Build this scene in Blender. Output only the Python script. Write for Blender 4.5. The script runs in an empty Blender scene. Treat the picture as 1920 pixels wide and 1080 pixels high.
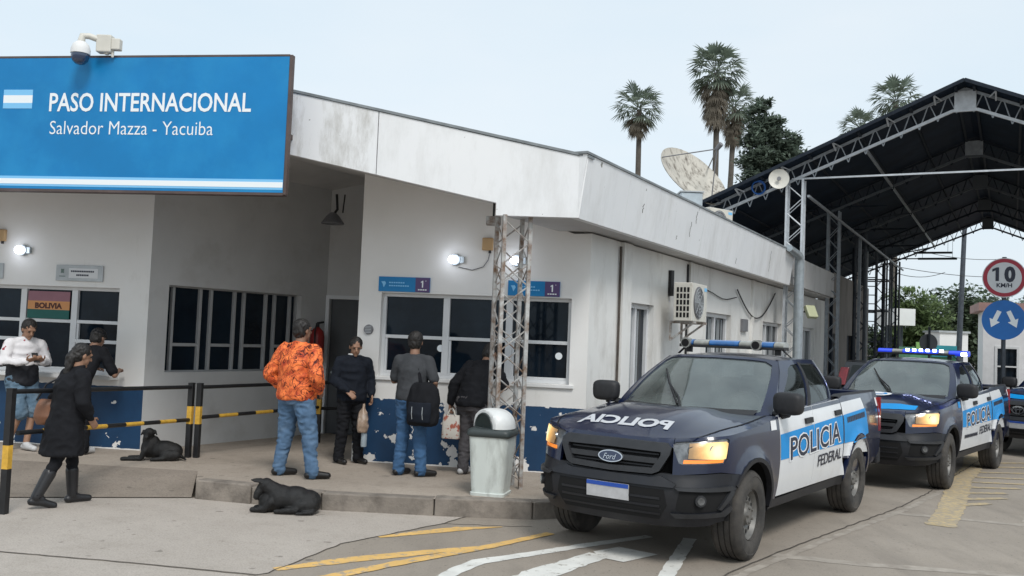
import bpy, math, random
import numpy as np
from math import sin, cos, pi, radians, sqrt, atan2
from mathutils import Vector as V, Matrix, noise
from mathutils.geometry import delaunay_2d_cdt
D = bpy.data
SC = bpy.context.scene
COL = SC.collection
random.seed(7)

# ---------------------------------------------------------------- camera
cam = D.objects.new("camera", D.cameras.new("camera"))
COL.objects.link(cam)
cam.data.sensor_width = 36.0
cam.data.lens = 36.0 * 1750 / 1920
cam.data.clip_start = 0.05
cam.data.clip_end = 2000
PITCH = math.atan(90 * cos(radians(2.3)) / 1750)
cam.matrix_world = Matrix.Translation((0, 0, 1.85)) @ Matrix.Rotation(pi / 2 + PITCH, 4, 'X') @ Matrix.Rotation(radians(2.3), 4, 'Z')
SC.camera = cam

# ---------------------------------------------------------------- sky, sun, exposure
SUN_EL, SUN_AZ = radians(50), radians(162)      # azimuth clockwise from +Y
world = D.worlds.new("World")
SC.world = world
world.use_nodes = True
wn, wl = world.node_tree.nodes, world.node_tree.links
wn.clear()
wo = wn.new("ShaderNodeOutputWorld")
wb = wn.new("ShaderNodeBackground")
wb.inputs["Strength"].default_value = 0.1
sky = wn.new("ShaderNodeTexSky")
sky.sky_type = 'NISHITA'
sky.sun_disc = False
sky.sun_elevation = SUN_EL
sky.sun_rotation = SUN_AZ
sky.air_density = 1.2
sky.dust_density = 3.0
hs = wn.new("ShaderNodeHueSaturation")
hs.inputs["Saturation"].default_value = 0.35
mixw = wn.new("ShaderNodeMix")
mixw.data_type = 'RGBA'
mixw.inputs[0].default_value = 0.78            # share of the overcast cloud layer
cn = wn.new("ShaderNodeTexNoise")              # faint cloud structure
cn.inputs["Scale"].default_value = 2.2
cn.inputs["Detail"].default_value = 6
ctc = wn.new("ShaderNodeTexCoord")
cmp_ = wn.new("ShaderNodeMapping")
cmp_.inputs["Scale"].default_value = (1, 1, 3)
wl.new(ctc.outputs["Generated"], cmp_.inputs[0])
wl.new(cmp_.outputs[0], cn.inputs["Vector"])
crp = wn.new("ShaderNodeValToRGB")
crp.color_ramp.elements[0].position = .32
crp.color_ramp.elements[1].position = .68
crp.color_ramp.elements[0].color = (.635, .76, .855, 1)
crp.color_ramp.elements[1].color = (.725, .805, .868, 1)
wl.new(cn.outputs["Fac"], crp.inputs[0])
csc = wn.new("ShaderNodeVectorMath")
csc.operation = 'SCALE'
csc.inputs["Scale"].default_value = 9.0
wl.new(crp.outputs[0], csc.inputs[0])
wl.new(csc.outputs[0], mixw.inputs[7])
wl.new(sky.outputs[0], hs.inputs["Color"])
wl.new(hs.outputs[0], mixw.inputs[6])
wl.new(mixw.outputs[2], wb.inputs["Color"])
wl.new(wb.outputs[0], wo.inputs["Surface"])
sun = D.objects.new("sun", D.lights.new("sun", 'SUN'))
COL.objects.link(sun)
sun.data.energy = 1.5
sun.data.angle = radians(18)
sun.data.color = (1.0, 0.97, 0.93)
sd = V((sin(SUN_AZ) * cos(SUN_EL), cos(SUN_AZ) * cos(SUN_EL), sin(SUN_EL)))
sun.rotation_euler = sd.to_track_quat('Z', 'Y').to_euler()
SC.view_settings.view_transform = 'Standard'
SC.view_settings.look = 'None'
SC.view_settings.exposure = 0.46
SC.view_settings.gamma = 1.0

# ---------------------------------------------------------------- materials
def srgb(r, g, b):
    f = lambda c: c / 12.92 if c <= 0.04045 else ((c + 0.055) / 1.055) ** 2.4
    return (f(r / 255), f(g / 255), f(b / 255))

def nt(m):
    return m.node_tree.nodes, m.node_tree.links

def noise_node(N, L, scale, detail=5, rough=.6, coord='Object', stretch=None):
    tc = N.new("ShaderNodeTexCoord")
    src = tc.outputs[coord]
    if stretch:
        mp = N.new("ShaderNodeMapping")
        mp.inputs["Scale"].default_value = stretch
        L.new(src, mp.inputs[0])
        src = mp.outputs[0]
    n = N.new("ShaderNodeTexNoise")
    n.inputs["Scale"].default_value = scale
    n.inputs["Detail"].default_value = detail
    n.inputs["Roughness"].default_value = rough
    L.new(src, n.inputs["Vector"])
    return n.outputs["Fac"]

def ramp(N, L, fac, a, b, c0=(0, 0, 0, 1), c1=(1, 1, 1, 1)):
    r = N.new("ShaderNodeValToRGB")
    r.color_ramp.elements[0].position = a
    r.color_ramp.elements[1].position = b
    r.color_ramp.elements[0].color = c0
    r.color_ramp.elements[1].color = c1
    L.new(fac, r.inputs[0])
    return r.outputs[0]

def mixc(N, L, fac, a, b, mode='MIX'):
    x = N.new("ShaderNodeMix")
    x.data_type = 'RGBA'
    x.blend_type = mode
    for i, v in ((0, fac), (6, a), (7, b)):
        if hasattr(v, 'is_output'):
            L.new(v, x.inputs[i])
        elif i == 0:
            x.inputs[0].default_value = v
        else:
            x.inputs[i].default_value = tuple(v) + ((1,) if len(v) == 3 else ())
    return x.outputs[2]

def mathn(N, L, op, a, b=0.0, clamp=False):
    x = N.new("ShaderNodeMath")
    x.operation = op
    x.use_clamp = clamp
    for i, v in ((0, a), (1, b)):
        if hasattr(v, 'is_output'):
            L.new(v, x.inputs[i])
        else:
            x.inputs[i].default_value = v
    return x.outputs[0]

def obj_axis(N, L, axis):
    tc = N.new("ShaderNodeTexCoord")
    s = N.new("ShaderNodeSeparateXYZ")
    L.new(tc.outputs["Object"], s.inputs[0])
    return s.outputs[axis]

def mat(name, col, rough=.6, metal=0, var=.0, vs=4, var2=None, bump=0, bs=40, coat=0, emit=None, es=0, dirt=None, spec=None, stretch=None):
    """plain procedural material: base colour varied by noise, optional second colour in blotches, optional bump"""
    m = D.materials.new(name)
    m.use_nodes = True
    N, L = nt(m)
    p = N["Principled BSDF"]
    p.inputs["Roughness"].default_value = rough
    p.inputs["Metallic"].default_value = metal
    if spec is not None:
        p.inputs["Specular IOR Level"].default_value = spec
    if coat:
        p.inputs["Coat Weight"].default_value = coat
        p.inputs["Coat Roughness"].default_value = .06
    c = tuple(col) + (1,)
    p.inputs["Base Color"].default_value = c
    out = None
    if var:
        f = noise_node(N, L, vs, stretch=stretch)
        lo = tuple(max(0, x * (1 - var)) for x in col) + (1,)
        hi = tuple(min(1, x * (1 + var)) for x in col) + (1,)
        out = ramp(N, L, f, .3, .7, lo, hi)
    if var2:
        col2, scale2, a, b = var2
        f2 = ramp(N, L, noise_node(N, L, scale2, 8, .65, stretch=stretch), a, b)
        out = mixc(N, L, f2, out if out else c, col2)
    if out:
        L.new(out, p.inputs["Base Color"])
    if bump:
        bn = N.new("ShaderNodeBump")
        bn.inputs["Strength"].default_value = bump
        bn.inputs["Distance"].default_value = .01
        L.new(noise_node(N, L, bs, 4), bn.inputs["Height"])
        L.new(bn.outputs[0], p.inputs["Normal"])
    if emit:
        p.inputs["Emission Color"].default_value = tuple(emit) + (1,)
        p.inputs["Emission Strength"].default_value = es
    return m

# ---------------------------------------------------------------- scene bookkeeping
MATW = {}
def link(o, parent=None, M=None):
    COL.objects.link(o)
    if parent:
        o.parent = parent
        M = MATW[parent.name]
    MATW[o.name] = M if M is not None else Matrix.Identity(4)
    return o

def tag(o, label=None, cat=None, group=None, kind=None):
    if label: o["label"] = label
    if cat: o["category"] = cat
    if group: o["group"] = group
    if kind: o["kind"] = kind
    return o

def thing(name, label, cat, loc=(0, 0, 0), rz=0, group=None):
    o = D.objects.new(name, None)
    o.location = loc
    o.rotation_euler = (0, 0, rz)
    o.empty_display_size = .2
    link(o, None, Matrix.Translation(loc) @ Matrix.Rotation(rz, 4, 'Z'))
    return tag(o, label, cat, group)

def copy_tree(o, parent=None):
    c = o.copy()
    COL.objects.link(c)
    if parent:
        c.parent = parent
    MATW[c.name] = MATW[o.name]
    for ch in [x for x in D.objects if x.parent == o]:
        copy_tree(ch, c)
    return c

def frame3(d):
    d = V(d).normalized()
    a = V((0, 0, 1)) if abs(d.z) < .95 else V((1, 0, 0))
    x = a.cross(d).normalized()
    return x, d.cross(x).normalized(), d

class MB:
    """collects shapes and links them as one mesh object"""
    def __init__(s):
        s.v, s.f, s.mi, s.k = [], [], [], 0
    def add(s, vs, fs):
        n = len(s.v)
        s.v += [V(p) for p in vs]
        s.f += [tuple(i + n for i in f) for f in fs]
        s.mi += [s.k] * len(fs)
        return s
    def box(s, c, d, M=None):
        c = V(c)
        h = V(d) / 2
        P = [V((x * h.x, y * h.y, z * h.z)) for z in (-1, 1) for y in (-1, 1) for x in (-1, 1)]
        P = [c + (M @ p if M else p) for p in P]
        return s.add(P, [(0, 2, 3, 1), (4, 5, 7, 6), (0, 1, 5, 4), (2, 6, 7, 3), (0, 4, 6, 2), (1, 3, 7, 5)])
    def corners(s, P):
        return s.add(P, [(0, 2, 3, 1), (4, 5, 7, 6), (0, 1, 5, 4), (2, 6, 7, 3), (0, 4, 6, 2), (1, 3, 7, 5)])
    def bar(s, p, q, w, h=None):
        p, q = V(p), V(q)
        x, y, d = frame3(q - p)
        h = h or w
        P = [e + x * a * w / 2 + y * b * h / 2 for e in (p, q) for b in (-1, 1) for a in (-1, 1)]
        return s.corners(P)
    def cyl(s, p, q, r, r2=None, n=12, caps=True):
        p, q = V(p), V(q)
        r2 = r if r2 is None else r2
        x, y, d = frame3(q - p)
        P = [e + (x * cos(2 * pi * i / n) + y * sin(2 * pi * i / n)) * R for e, R in ((p, r), (q, r2)) for i in range(n)]
        F = [(i, (i + 1) % n, n + (i + 1) % n, n + i) for i in range(n)]
        if caps:
            F += [tuple(range(n - 1, -1, -1)), tuple(range(n, 2 * n))]
        return s.add(P, F)
    def tube(s, pts, r, n=8, caps=True):
        pts = [V(p) for p in pts]
        rs = r if isinstance(r, (list, tuple)) else [r] * len(pts)
        P = []
        x = None
        for i, p in enumerate(pts):
            d = (pts[min(i + 1, len(pts) - 1)] - pts[max(i - 1, 0)]).normalized()
            if x is None:
                x = frame3(d)[0]
            x = (x - d * x.dot(d)).normalized()
            y = d.cross(x)
            P += [p + (x * cos(2 * pi * k / n) + y * sin(2 * pi * k / n)) * rs[i] for k in range(n)]
        F = [(i * n + k, i * n + (k + 1) % n, (i + 1) * n + (k + 1) % n, (i + 1) * n + k) for i in range(len(pts) - 1) for k in range(n)]
        if caps:
            F += [tuple(range(n - 1, -1, -1)), tuple(range((len(pts) - 1) * n, len(pts) * n))]
        return s.add(P, F)
    def lathe(s, prof, n=24, M=None, close=False):
        """prof: (r, h) pairs round local z"""
        P = []
        for r, h in prof:
            P += [V((r * cos(2 * pi * k / n), r * sin(2 * pi * k / n), h)) for k in range(n)]
        if M:
            P = [M @ p for p in P]
        m = len(prof)
        F = [(i * n + k, i * n + (k + 1) % n, (i + 1) * n + (k + 1) % n, (i + 1) * n + k) for i in range(m - 1) for k in range(n)]
        if close:
            F += [((m - 1) * n + k, (m - 1) * n + (k + 1) % n, (k + 1) % n, k) for k in range(n)]
        return s.add(P, F)
    def prism(s, poly, fn, d0, d1):
        """poly of (a, b) extruded between depths, fn(a, b, d) -> point"""
        n = len(poly)
        P = [fn(a, b, d0) for a, b in poly] + [fn(a, b, d1) for a, b in poly]
        F = [tuple(range(n)), tuple(range(2 * n - 1, n - 1, -1))] + [(i, n + i, n + (i + 1) % n, (i + 1) % n) for i in range(n)]
        return s.add(P, F)
    def sphere(s, c, r, nu=16, nv=10, M=None):
        r = V(r) if hasattr(r, '__len__') else V((r, r, r))
        c = V(c)
        P, F = [], []
        for j in range(nv + 1):
            t = pi * j / nv
            for i in range(nu):
                a = 2 * pi * i / nu
                q = V((r.x * sin(t) * cos(a), r.y * sin(t) * sin(a), r.z * cos(t)))
                P.append(c + (M @ q if M else q))
        for j in range(nv):
            for i in range(nu):
                a, b = j * nu + i, j * nu + (i + 1) % nu
                c2, d = (j + 1) * nu + (i + 1) % nu, (j + 1) * nu + i
                if j == 0:
                    F.append((a, d, c2))
                elif j == nv - 1:
                    F.append((a, d, b))
                else:
                    F.append((a, d, c2, b))
        return s.add(P, F)
    def disc(s, c, nrm, r, n=24, d=.004):
        c = V(c); nrm = V(nrm).normalized()
        return s.cyl(c, c + nrm * d, r, r, n)
    def build(s, name, mats, parent=None, smooth=None, world=True, bevel=0, M=None):
        inv = MATW[parent.name].inverted() if (parent and world) else None
        me = D.meshes.new(name)
        me.from_pydata([(inv @ p if inv else p)[:] for p in s.v], [], s.f)
        if not isinstance(mats, (list, tuple)):
            mats = [mats]
        for m in mats:
            me.materials.append(m)
        if len(mats) > 1:
            me.polygons.foreach_set("material_index", s.mi)
        fix_normals(me)
        if smooth:
            me.polygons.foreach_set("use_smooth", [True] * len(me.polygons))
            me.set_sharp_from_angle(angle=radians(smooth))
        o = D.objects.new(name, me)
        link(o, parent, M)
        if bevel:
            b = o.modifiers.new("bevel", 'BEVEL')
            b.width = bevel
            b.segments = 2
            b.limit_method = 'ANGLE'
        return o

def fix_normals(me):
    import bmesh
    b = bmesh.new()
    b.from_mesh(me)
    bmesh.ops.recalc_face_normals(b, faces=b.faces)
    b.to_mesh(me)
    b.free()

def place(o, M):
    """top-level mesh whose vertices are local: put it at M"""
    o.matrix_world = M
    MATW[o.name] = M
    return o

_fonts = {}
def text_mesh(body, h=1.0, bold=0.0, sx=1.0, shear=0, space=1.0, depth=0.0, res=3):
    """(verts, faces) of a text in the xy plane, cap height h, centred"""
    cu = D.curves.new("lettering", 'FONT')
    cu.body = body
    cu.size = 1.0
    cu.offset = bold
    cu.shear = shear
    cu.space_character = space
    cu.resolution_u = res
    cu.fill_mode = 'FRONT'
    o = D.objects.new("lettering", cu)
    COL.objects.link(o)
    dg = bpy.context.evaluated_depsgraph_get()
    me = D.meshes.new_from_object(o.evaluated_get(dg))
    vs = [v.co.copy() for v in me.vertices]
    fs = [tuple(p.vertices) for p in me.polygons]
    D.meshes.remove(me)
    D.objects.remove(o)
    D.curves.remove(cu)
    cap = 0.69
    k = h / cap
    vs = [V((v.x * k * sx, v.y * k, 0)) for v in vs]
    x0, x1 = min(v.x for v in vs), max(v.x for v in vs)
    vs = [V((v.x - (x0 + x1) / 2, v.y - h / 2, 0)) for v in vs]
    return vs, fs

def text_on(mb, body, fn, w=None, **k):
    """lay a text on a surface, fn(u, v) -> point; w fixes its width"""
    vs, fs = text_mesh(body, **k)
    if w:
        cw = max(v.x for v in vs) - min(v.x for v in vs)
        for v in vs:
            v.x *= w / cw
    mb.add([fn(v.x, v.y) for v in vs], fs)
    return mb

class Wall:
    """vertical plane: s along it, z up, d out of it"""
    def __init__(self, o, dirv, out):
        self.o, self.s, self.n = V((o[0], o[1], 0)), V((dirv[0], dirv[1], 0)), V((out[0], out[1], 0))
    def __call__(self, s, z, d=0):
        return self.o + self.s * s + self.n * d + V((0, 0, z))
    def box(self, mb, s0, s1, z0, z1, d0, d1):
        return mb.corners([self(s, z, d) for z in (z0, z1) for d in (d0, d1) for s in (s0, s1)])
    def sheet(self, mb, s0, s1, z0, z1, holes, depth=.16, zt=None):
        """wall face with rectangular openings and their reveals; zt(s) for a sloping top"""
        ss = sorted({s0, s1} | {h[i] for h in holes for i in (0, 1)})
        zz = sorted({z0, z1} | {h[i] for h in holes for i in (2, 3)})
        for i in range(len(ss) - 1):
            for j in range(len(zz) - 1):
                a, b, c, e = ss[i], ss[i + 1], zz[j], zz[j + 1]
                if any(h[0] <= a and b <= h[1] and h[2] <= c and e <= h[3] for h in holes):
                    continue
                ta, tb = (zt(a), zt(b)) if (zt and j == len(zz) - 2) else (e, e)
                mb.add([self(a, c), self(b, c), self(b, tb), self(a, ta)], [(0, 1, 2, 3)])
                mb.add([self(a, c, -.2), self(b, c, -.2), self(b, tb, -.2), self(a, ta, -.2)], [(3, 2, 1, 0)])
        for h in holes:
            a, b, c, e = h[:4]
            for (p, q) in (((a, c), (b, c)), ((b, c), (b, e)), ((b, e), (a, e)), ((a, e), (a, c))):
                mb.add([self(*p), self(*q), self(q[0], q[1], -.2), self(p[0], p[1], -.2)], [(0, 1, 2, 3)])
        ta, tb = (zt(s0), zt(s1)) if zt else (z1, z1)
        mb.add([self(s0, z0), self(s0, ta), self(s0, ta, -.2), self(s0, z0, -.2)], [(0, 1, 2, 3)])
        mb.add([self(s1, z0), self(s1, tb), self(s1, tb, -.2), self(s1, z0, -.2)], [(0, 1, 2, 3)])
        mb.add([self(s0, ta), self(s1, tb), self(s1, tb, -.2), self(s0, ta, -.2)], [(0, 1, 2, 3)])
        return mb

def in_poly(x, y, poly):
    c = False
    j = len(poly) - 1
    for i in range(len(poly)):
        xi, yi = poly[i]
        xj, yj = poly[j]
        if (yi > y) != (yj > y) and x < (xj - xi) * (y - yi) / (yj - yi) + xi:
            c = not c
        j = i
    return c

def densify(poly, step, closed=True):
    out = []
    n = len(poly)
    for i in range(n if closed else n - 1):
        a, b = poly[i], poly[(i + 1) % n]
        k = max(1, int(math.ceil(math.dist(a, b) / step)))
        out += [(a[0] + (b[0] - a[0]) * t / k, a[1] + (b[1] - a[1]) * t / k) for t in range(k)]
    if not closed:
        out.append(poly[-1])
    return out

def fill2d(outer, holes, step, grid=True):
    """constrained triangulation of a polygon with holes: (points, triangles, boundary loops of indices)"""
    loops = [densify(p, step) for p in [outer] + list(holes)]
    pts, edges = [], []
    for lp in loops:
        n0 = len(pts)
        pts += lp
        edges += [(n0 + i, n0 + (i + 1) % len(lp)) for i in range(len(lp))]
    xs = [p[0] for p in outer]
    ys = [p[1] for p in outer]
    if grid:
        nx, ny = int((max(xs) - min(xs)) / step), int((max(ys) - min(ys)) / step)
        for i in range(1, nx + 1):
            for j in range(1, ny + 1):
                x, y = min(xs) + (i - .5 * (j % 2)) * step, min(ys) + j * step
                if not in_poly(x, y, outer) or any(in_poly(x, y, h) for h in holes):
                    continue
                if min((x - p[0]) ** 2 + (y - p[1]) ** 2 for lp in loops for p in lp) < (step * .45) ** 2:
                    continue
                pts.append((x, y))
    r = delaunay_2d_cdt([V((p[0], p[1])) for p in pts], edges, [], 0, 1e-7)
    P = [(p.x, p.y) for p in r[0]]
    T = []
    for t in r[2]:
        cx = sum(P[i][0] for i in t) / 3
        cy = sum(P[i][1] for i in t) / 3
        if in_poly(cx, cy, outer) and not any(in_poly(cx, cy, h) for h in holes):
            T.append(tuple(t))
    return P, T
# ---------------------------------------------------------------- shared materials
M = {}
M['white'] = mat('white_paint', (.70, .70, .69), .65, var=.06, vs=1.2, var2=((.48, .46, .43), 1.1, .58, .86), bump=.12, bs=60)
M['frame'] = mat('white_aluminium', (.66, .67, .68), .4, var=.05)
M['frame2'] = mat('dull_aluminium', (.36, .365, .37), .5, var=.08)
M['glass'] = mat('tinted_glass', (.006, .012, .020), .05, var=.6, vs=.9, var2=((.016, .025, .036), 1.1, .5, .75), spec=.22)  # tonal blotches in the colour stand in for reflections and the room behind
M['dark'] = mat('black_metal', (.012, .012, .013), .5, var=.3, vs=12)
M['rubber'] = mat('black_plastic', (.014, .014, .016), .62, var=.25, vs=20)
M['yellow'] = mat('yellow_paint', (.62, .36, .045), .55, var=.2, vs=14, var2=((.05, .04, .03), 22, .6, .75))
M['zinc'] = mat('zinc_sheet', (.42, .47, .5), .45, .6, var=.15, vs=9)
M['rust'] = mat('weathered_steel', (.42, .42, .41), .6, .1, var=.2, vs=14, var2=((.16, .09, .05), 9, .42, .66))
M['shedsteel'] = mat('grey_steel', (.30, .33, .36), .55, .2, var=.2, vs=9)
M['shedwhite'] = mat('light_steel', (.50, .53, .56), .5, .1, var=.15, vs=9)
M['darksteel'] = mat('dark_steel', (.055, .065, .08), .6, .2, var=.3, vs=6)
M['concrete'] = mat('kerb_concrete', (.225, .195, .165), .85, var=.25, vs=3, var2=((.10, .085, .072), 5, .45, .75), bump=.6, bs=35)
M['lamp'] = mat('lamp_glass', (.9, .93, 1), .3, emit=(.82, .88, 1), es=7)
M['beige'] = mat('beige_plastic', (.46, .30, .15), .6, var=.1)
M['greyplastic'] = mat('grey_plastic', (.16, .16, .17), .5, var=.15)
M['cream'] = mat('cream_enamel', (.60, .58, .52), .5, var=.08, vs=6, var2=((.32, .27, .20), 5, .6, .85))

def dado_material(name, peel):
    m = D.materials.new(name)
    m.use_nodes = True
    N, L = nt(m)
    p = N["Principled BSDF"]
    p.inputs["Roughness"].default_value = .6
    z = obj_axis(N, L, 2)
    wob = noise_node(N, L, 9, 3)
    zz = mathn(N, L, 'ADD', z, mathn(N, L, 'MULTIPLY', mathn(N, L, 'SUBTRACT', wob, .5), .03))
    low = mathn(N, L, 'LESS_THAN', zz, .985)
    foot = mathn(N, L, 'GREATER_THAN', zz, .185)
    chips = mathn(N, L, 'ADD', mathn(N, L, 'MULTIPLY', noise_node(N, L, 2.6, 2, .4), .62), mathn(N, L, 'MULTIPLY', noise_node(N, L, 9.5, 4, .6), .38))
    keep = mathn(N, L, 'LESS_THAN', chips, peel)
    f = mathn(N, L, 'MULTIPLY', mathn(N, L, 'MULTIPLY', low, foot), keep)
    wh = ramp(N, L, noise_node(N, L, 1.1, 6), .3, .75, (.72, .705, .675, 1), (.79, .78, .765, 1))
    wh = mixc(N, L, ramp(N, L, noise_node(N, L, 2.2, 8, .7, stretch=(1, 1, .25)), .62, .85), wh, (.5, .48, .44))
    bl = ramp(N, L, noise_node(N, L, 4, 6), .25, .75, (.0035, .033, .090, 1), (.006, .050, .128, 1))
    c = mixc(N, L, f, wh, bl)
    L.new(c, p.inputs["Base Color"])
    b = N.new("ShaderNodeBump")
    b.inputs["Strength"].default_value = .35
    b.inputs["Distance"].default_value = .006
    L.new(mathn(N, L, 'ADD', f, mathn(N, L, 'MULTIPLY', noise_node(N, L, 50, 4), .4)), b.inputs["Height"])
    L.new(b.outputs[0], p.inputs["Normal"])
    return m
M['dado'] = dado_material('painted_wall_peeling', .548)
M['dado2'] = dado_material('painted_wall', .64)

def fascia_material():
    m = D.materials.new('fascia_paint')
    m.use_nodes = True
    N, L = nt(m)
    p = N["Principled BSDF"]
    p.inputs["Roughness"].default_value = .55
    base = ramp(N, L, noise_node(N, L, .8, 5), .3, .7, (.76, .77, .78, 1), (.81, .815, .82, 1))
    streak = ramp(N, L, noise_node(N, L, 2.3, 9, .72, stretch=(1, 1, .3)), .47, .70)
    z = obj_axis(N, L, 2)
    x = obj_axis(N, L, 0)
    old = ramp(N, L, mathn(N, L, 'MULTIPLY', mathn(N, L, 'ADD', x, 5.0), .1), .433, .437, (1, 1, 1, 1), (.30, .30, .30, 1))
    c = mixc(N, L, mathn(N, L, 'MULTIPLY', streak, old), base, (.36, .345, .31))
    spots = ramp(N, L, noise_node(N, L, 7, 3, .5), .735, .75)
    c = mixc(N, L, spots, c, (.24, .23, .21))
    L.new(c, p.inputs["Base Color"])
    return m
M['fascia'] = fascia_material()

def road_material():
    m = D.materials.new('road_concrete')
    m.use_nodes = True
    N, L = nt(m)
    p = N["Principled BSDF"]
    p.inputs["Roughness"].default_value = .8
    big = ramp(N, L, noise_node(N, L, .35, 7, .6), .3, .7, (.295, .26, .22, 1), (.39, .345, .295, 1))
    mid = ramp(N, L, noise_node(N, L, 2.3, 8, .7), .52, .8)
    c = mixc(N, L, mathn(N, L, 'MULTIPLY', mid, .6), big, (.23, .20, .168))
    fine = noise_node(N, L, 60, 4, .7)
    c = mixc(N, L, .35, c, ramp(N, L, fine, .3, .7, (.12, .105, .09, 1), (.42, .38, .33, 1)), 'OVERLAY')
    tr = noise_node(N, L, 1.1, 7, .65, stretch=(2.2, .35, 1))
    c = mixc(N, L, mathn(N, L, 'MULTIPLY', ramp(N, L, tr, .5, .72), .55), c, (.19, .165, .138))
    c = mixc(N, L, ramp(N, L, noise_node(N, L, 26, 3, .6), .62, .74), c, (.12, .10, .085))
    drops = ramp(N, L, noise_node(N, L, 5.5, 2, .4), .73, .77)
    c = mixc(N, L, mathn(N, L, 'MULTIPLY', drops, .55), c, (.07, .06, .05))
    L.new(c, p.inputs["Base Color"])
    b = N.new("ShaderNodeBump")
    b.inputs["Strength"].default_value = .35
    b.inputs["Distance"].default_value = .006
    L.new(fine, b.inputs["Height"])
    L.new(b.outputs[0], p.inputs["Normal"])
    return m
M['road'] = road_material()
def worn_concrete(name, a, b_, stain, speck):
    m = D.materials.new(name)
    m.use_nodes = True
    N, L = nt(m)
    p = N["Principled BSDF"]
    p.inputs["Roughness"].default_value = .85
    p.inputs["Specular IOR Level"].default_value = .25
    c = ramp(N, L, noise_node(N, L, .7, 7, .62), .3, .7, a + (1,), b_ + (1,))
    c = mixc(N, L, mathn(N, L, 'MULTIPLY', ramp(N, L, noise_node(N, L, 2.4, 9, .7), .50, .80), .75), c, stain)
    c = mixc(N, L, mathn(N, L, 'MULTIPLY', ramp(N, L, noise_node(N, L, 21, 4, .65), .56, .72), .6), c, speck)
    c = mixc(N, L, mathn(N, L, 'MULTIPLY', ramp(N, L, noise_node(N, L, 7, 2, .4), .70, .74), .5), c, (.09, .078, .066))
    fine = noise_node(N, L, 70, 4, .7)
    c = mixc(N, L, .4, c, ramp(N, L, fine, .3, .7, (.25, .25, .25, 1), (.75, .75, .75, 1)), 'OVERLAY')
    L.new(c, p.inputs["Base Color"])
    bp = N.new("ShaderNodeBump")
    bp.inputs["Strength"].default_value = .4
    bp.inputs["Distance"].default_value = .006
    L.new(fine, bp.inputs["Height"])
    L.new(bp.outputs[0], p.inputs["Normal"])
    return m
M['slab'] = worn_concrete('pale_concrete', (.37, .330, .290), (.44, .395, .35), (.31, .275, .235), (.27, .24, .208))
M['walk'] = worn_concrete('sidewalk_concrete', (.30, .255, .21), (.40, .345, .29), (.21, .178, .145), (.19, .165, .14))
M['ramp'] = worn_concrete('ramp_concrete', (.20, .168, .14), (.28, .24, .20), (.14, .118, .096), (.14, .12, .10))
M['joint'] = mat('joint_tar', (.085, .072, .06), .9, var=.4, vs=8)
M['jointlight'] = mat('joint_mortar', (.34, .30, .255), .85, var=.2, vs=6, var2=((.24, .205, .17), 5, .45, .7))

def worn_paint(name, col, worn, lo=.5, hi=.66):
    return mat(name, col, .8, var=.12, vs=4, var2=(worn, 13, lo + .02, hi - .03), spec=.2)
M['roadyellow'] = worn_paint('road_yellow', (.66, .42, .15), (.36, .30, .23))
M['roadwhite'] = worn_paint('road_white', (.66, .65, .61), (.33, .30, .26), .55, .7)
M['roadcream'] = worn_paint('road_cream', (.48, .375, .215), (.33, .285, .225), .40, .62)

# ---------------------------------------------------------------- ground
def flat(name, poly, z, m, kind='structure', z1=None):
    o = MB().add([(x, y, z if len(r) == 0 else r[0]) for x, y, *r in poly], [tuple(range(len(poly)))]).build(name, m)
    tag(o, kind=kind)
    return o

g = MB()
g.add([(-500, -200, 0), (500, -200, 0), (500, 900, 0), (-500, 900, 0)], [(0, 1, 2, 3)])
tag(g.build('road', M['road']), kind='structure')
flat('apron_slab', [(-14, 8.95), (-3.94, 7.44), (-2.82, 7.26), (-1.82, 7.06), (-1.75, 7.1), (-1.38, 8.16), (-.58, 9.19), (-.35, 9.63), (-1.86, 9.64), (-3.3, 10.0), (-5.1, 9.6), (-14, 10.6)], .002, M['slab'])
flat('apron_slab', [(-14, 8.9), (-3.95, 7.40), (-2.83, 7.22), (-1.86, 7.02), (-2.4, 4.0), (-14, 3)], .002, M['slab'])
AD = V((.98796, -.15471, 0))
BD = V((.47364, .88072, 0))
TD = V((.88072, -.47364, 0))
kerb_path = [(-3.26, 9.97), (-2.62, 9.80), (-1.86, 9.63), (-.7, 9.56), (.30, 9.58), (.62, 9.72), (.86, 10.02), (1.05, 10.36), (2.2, 12.5), (8.2, 23.66), (16, 38.2)]
flat('sidewalk', kerb_path + [(14, 40), (-.5, 15), (-4.4, 16), (-5.2, 12.6), (-14, 14.2), (-14, 12.0), (-5.0, 10.92), (-3.5, 10.75)], .17, M['walk'])
rp = MB()
rp.add([(-3.30, 9.98, .012), (-3.5, 10.75, .17), (-5.0, 10.92, .17), (-14, 12.0, .17), (-14, 10.6, .012), (-5.1, 9.58, .012)], [(0, 1, 2, 3, 4, 5)])
rp.add([(-3.30, 9.98, .012), (-3.27, 9.97, .17), (-3.5, 10.75, .17)], [(0, 1, 2)])
tag(rp.build('sidewalk_ramp', M['ramp']), kind='structure')
kb = MB()
rk = random.Random(3)
for i in range(len(kerb_path) - 1):
    a, b = V(kerb_path[i] + (0,)), V(kerb_path[i + 1] + (0,))
    n = max(1, round((b - a).length / 1.1))
    d = (b - a).normalized()
    nr = V((-d.y, d.x, 0))
    for k in range(n):
        p, q = a + (b - a) * k / n + d * .006, a + (b - a) * (k + 1) / n - d * .006
        o = rk.uniform(-.006, .006)
        h = .178 + rk.uniform(-.004, .006) + (.02 if i == 0 and k == 0 else 0)
        nn = nr
        P = []
        for z in (-.05, h):
            for off in (o - .01, .16):
                for e in (p, q):
                    P.append(e + nn * off + V((0, 0, z)))
        kb.corners(P)
tag(kb.build('kerb', M['concrete'], bevel=.014), kind='structure')

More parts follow.
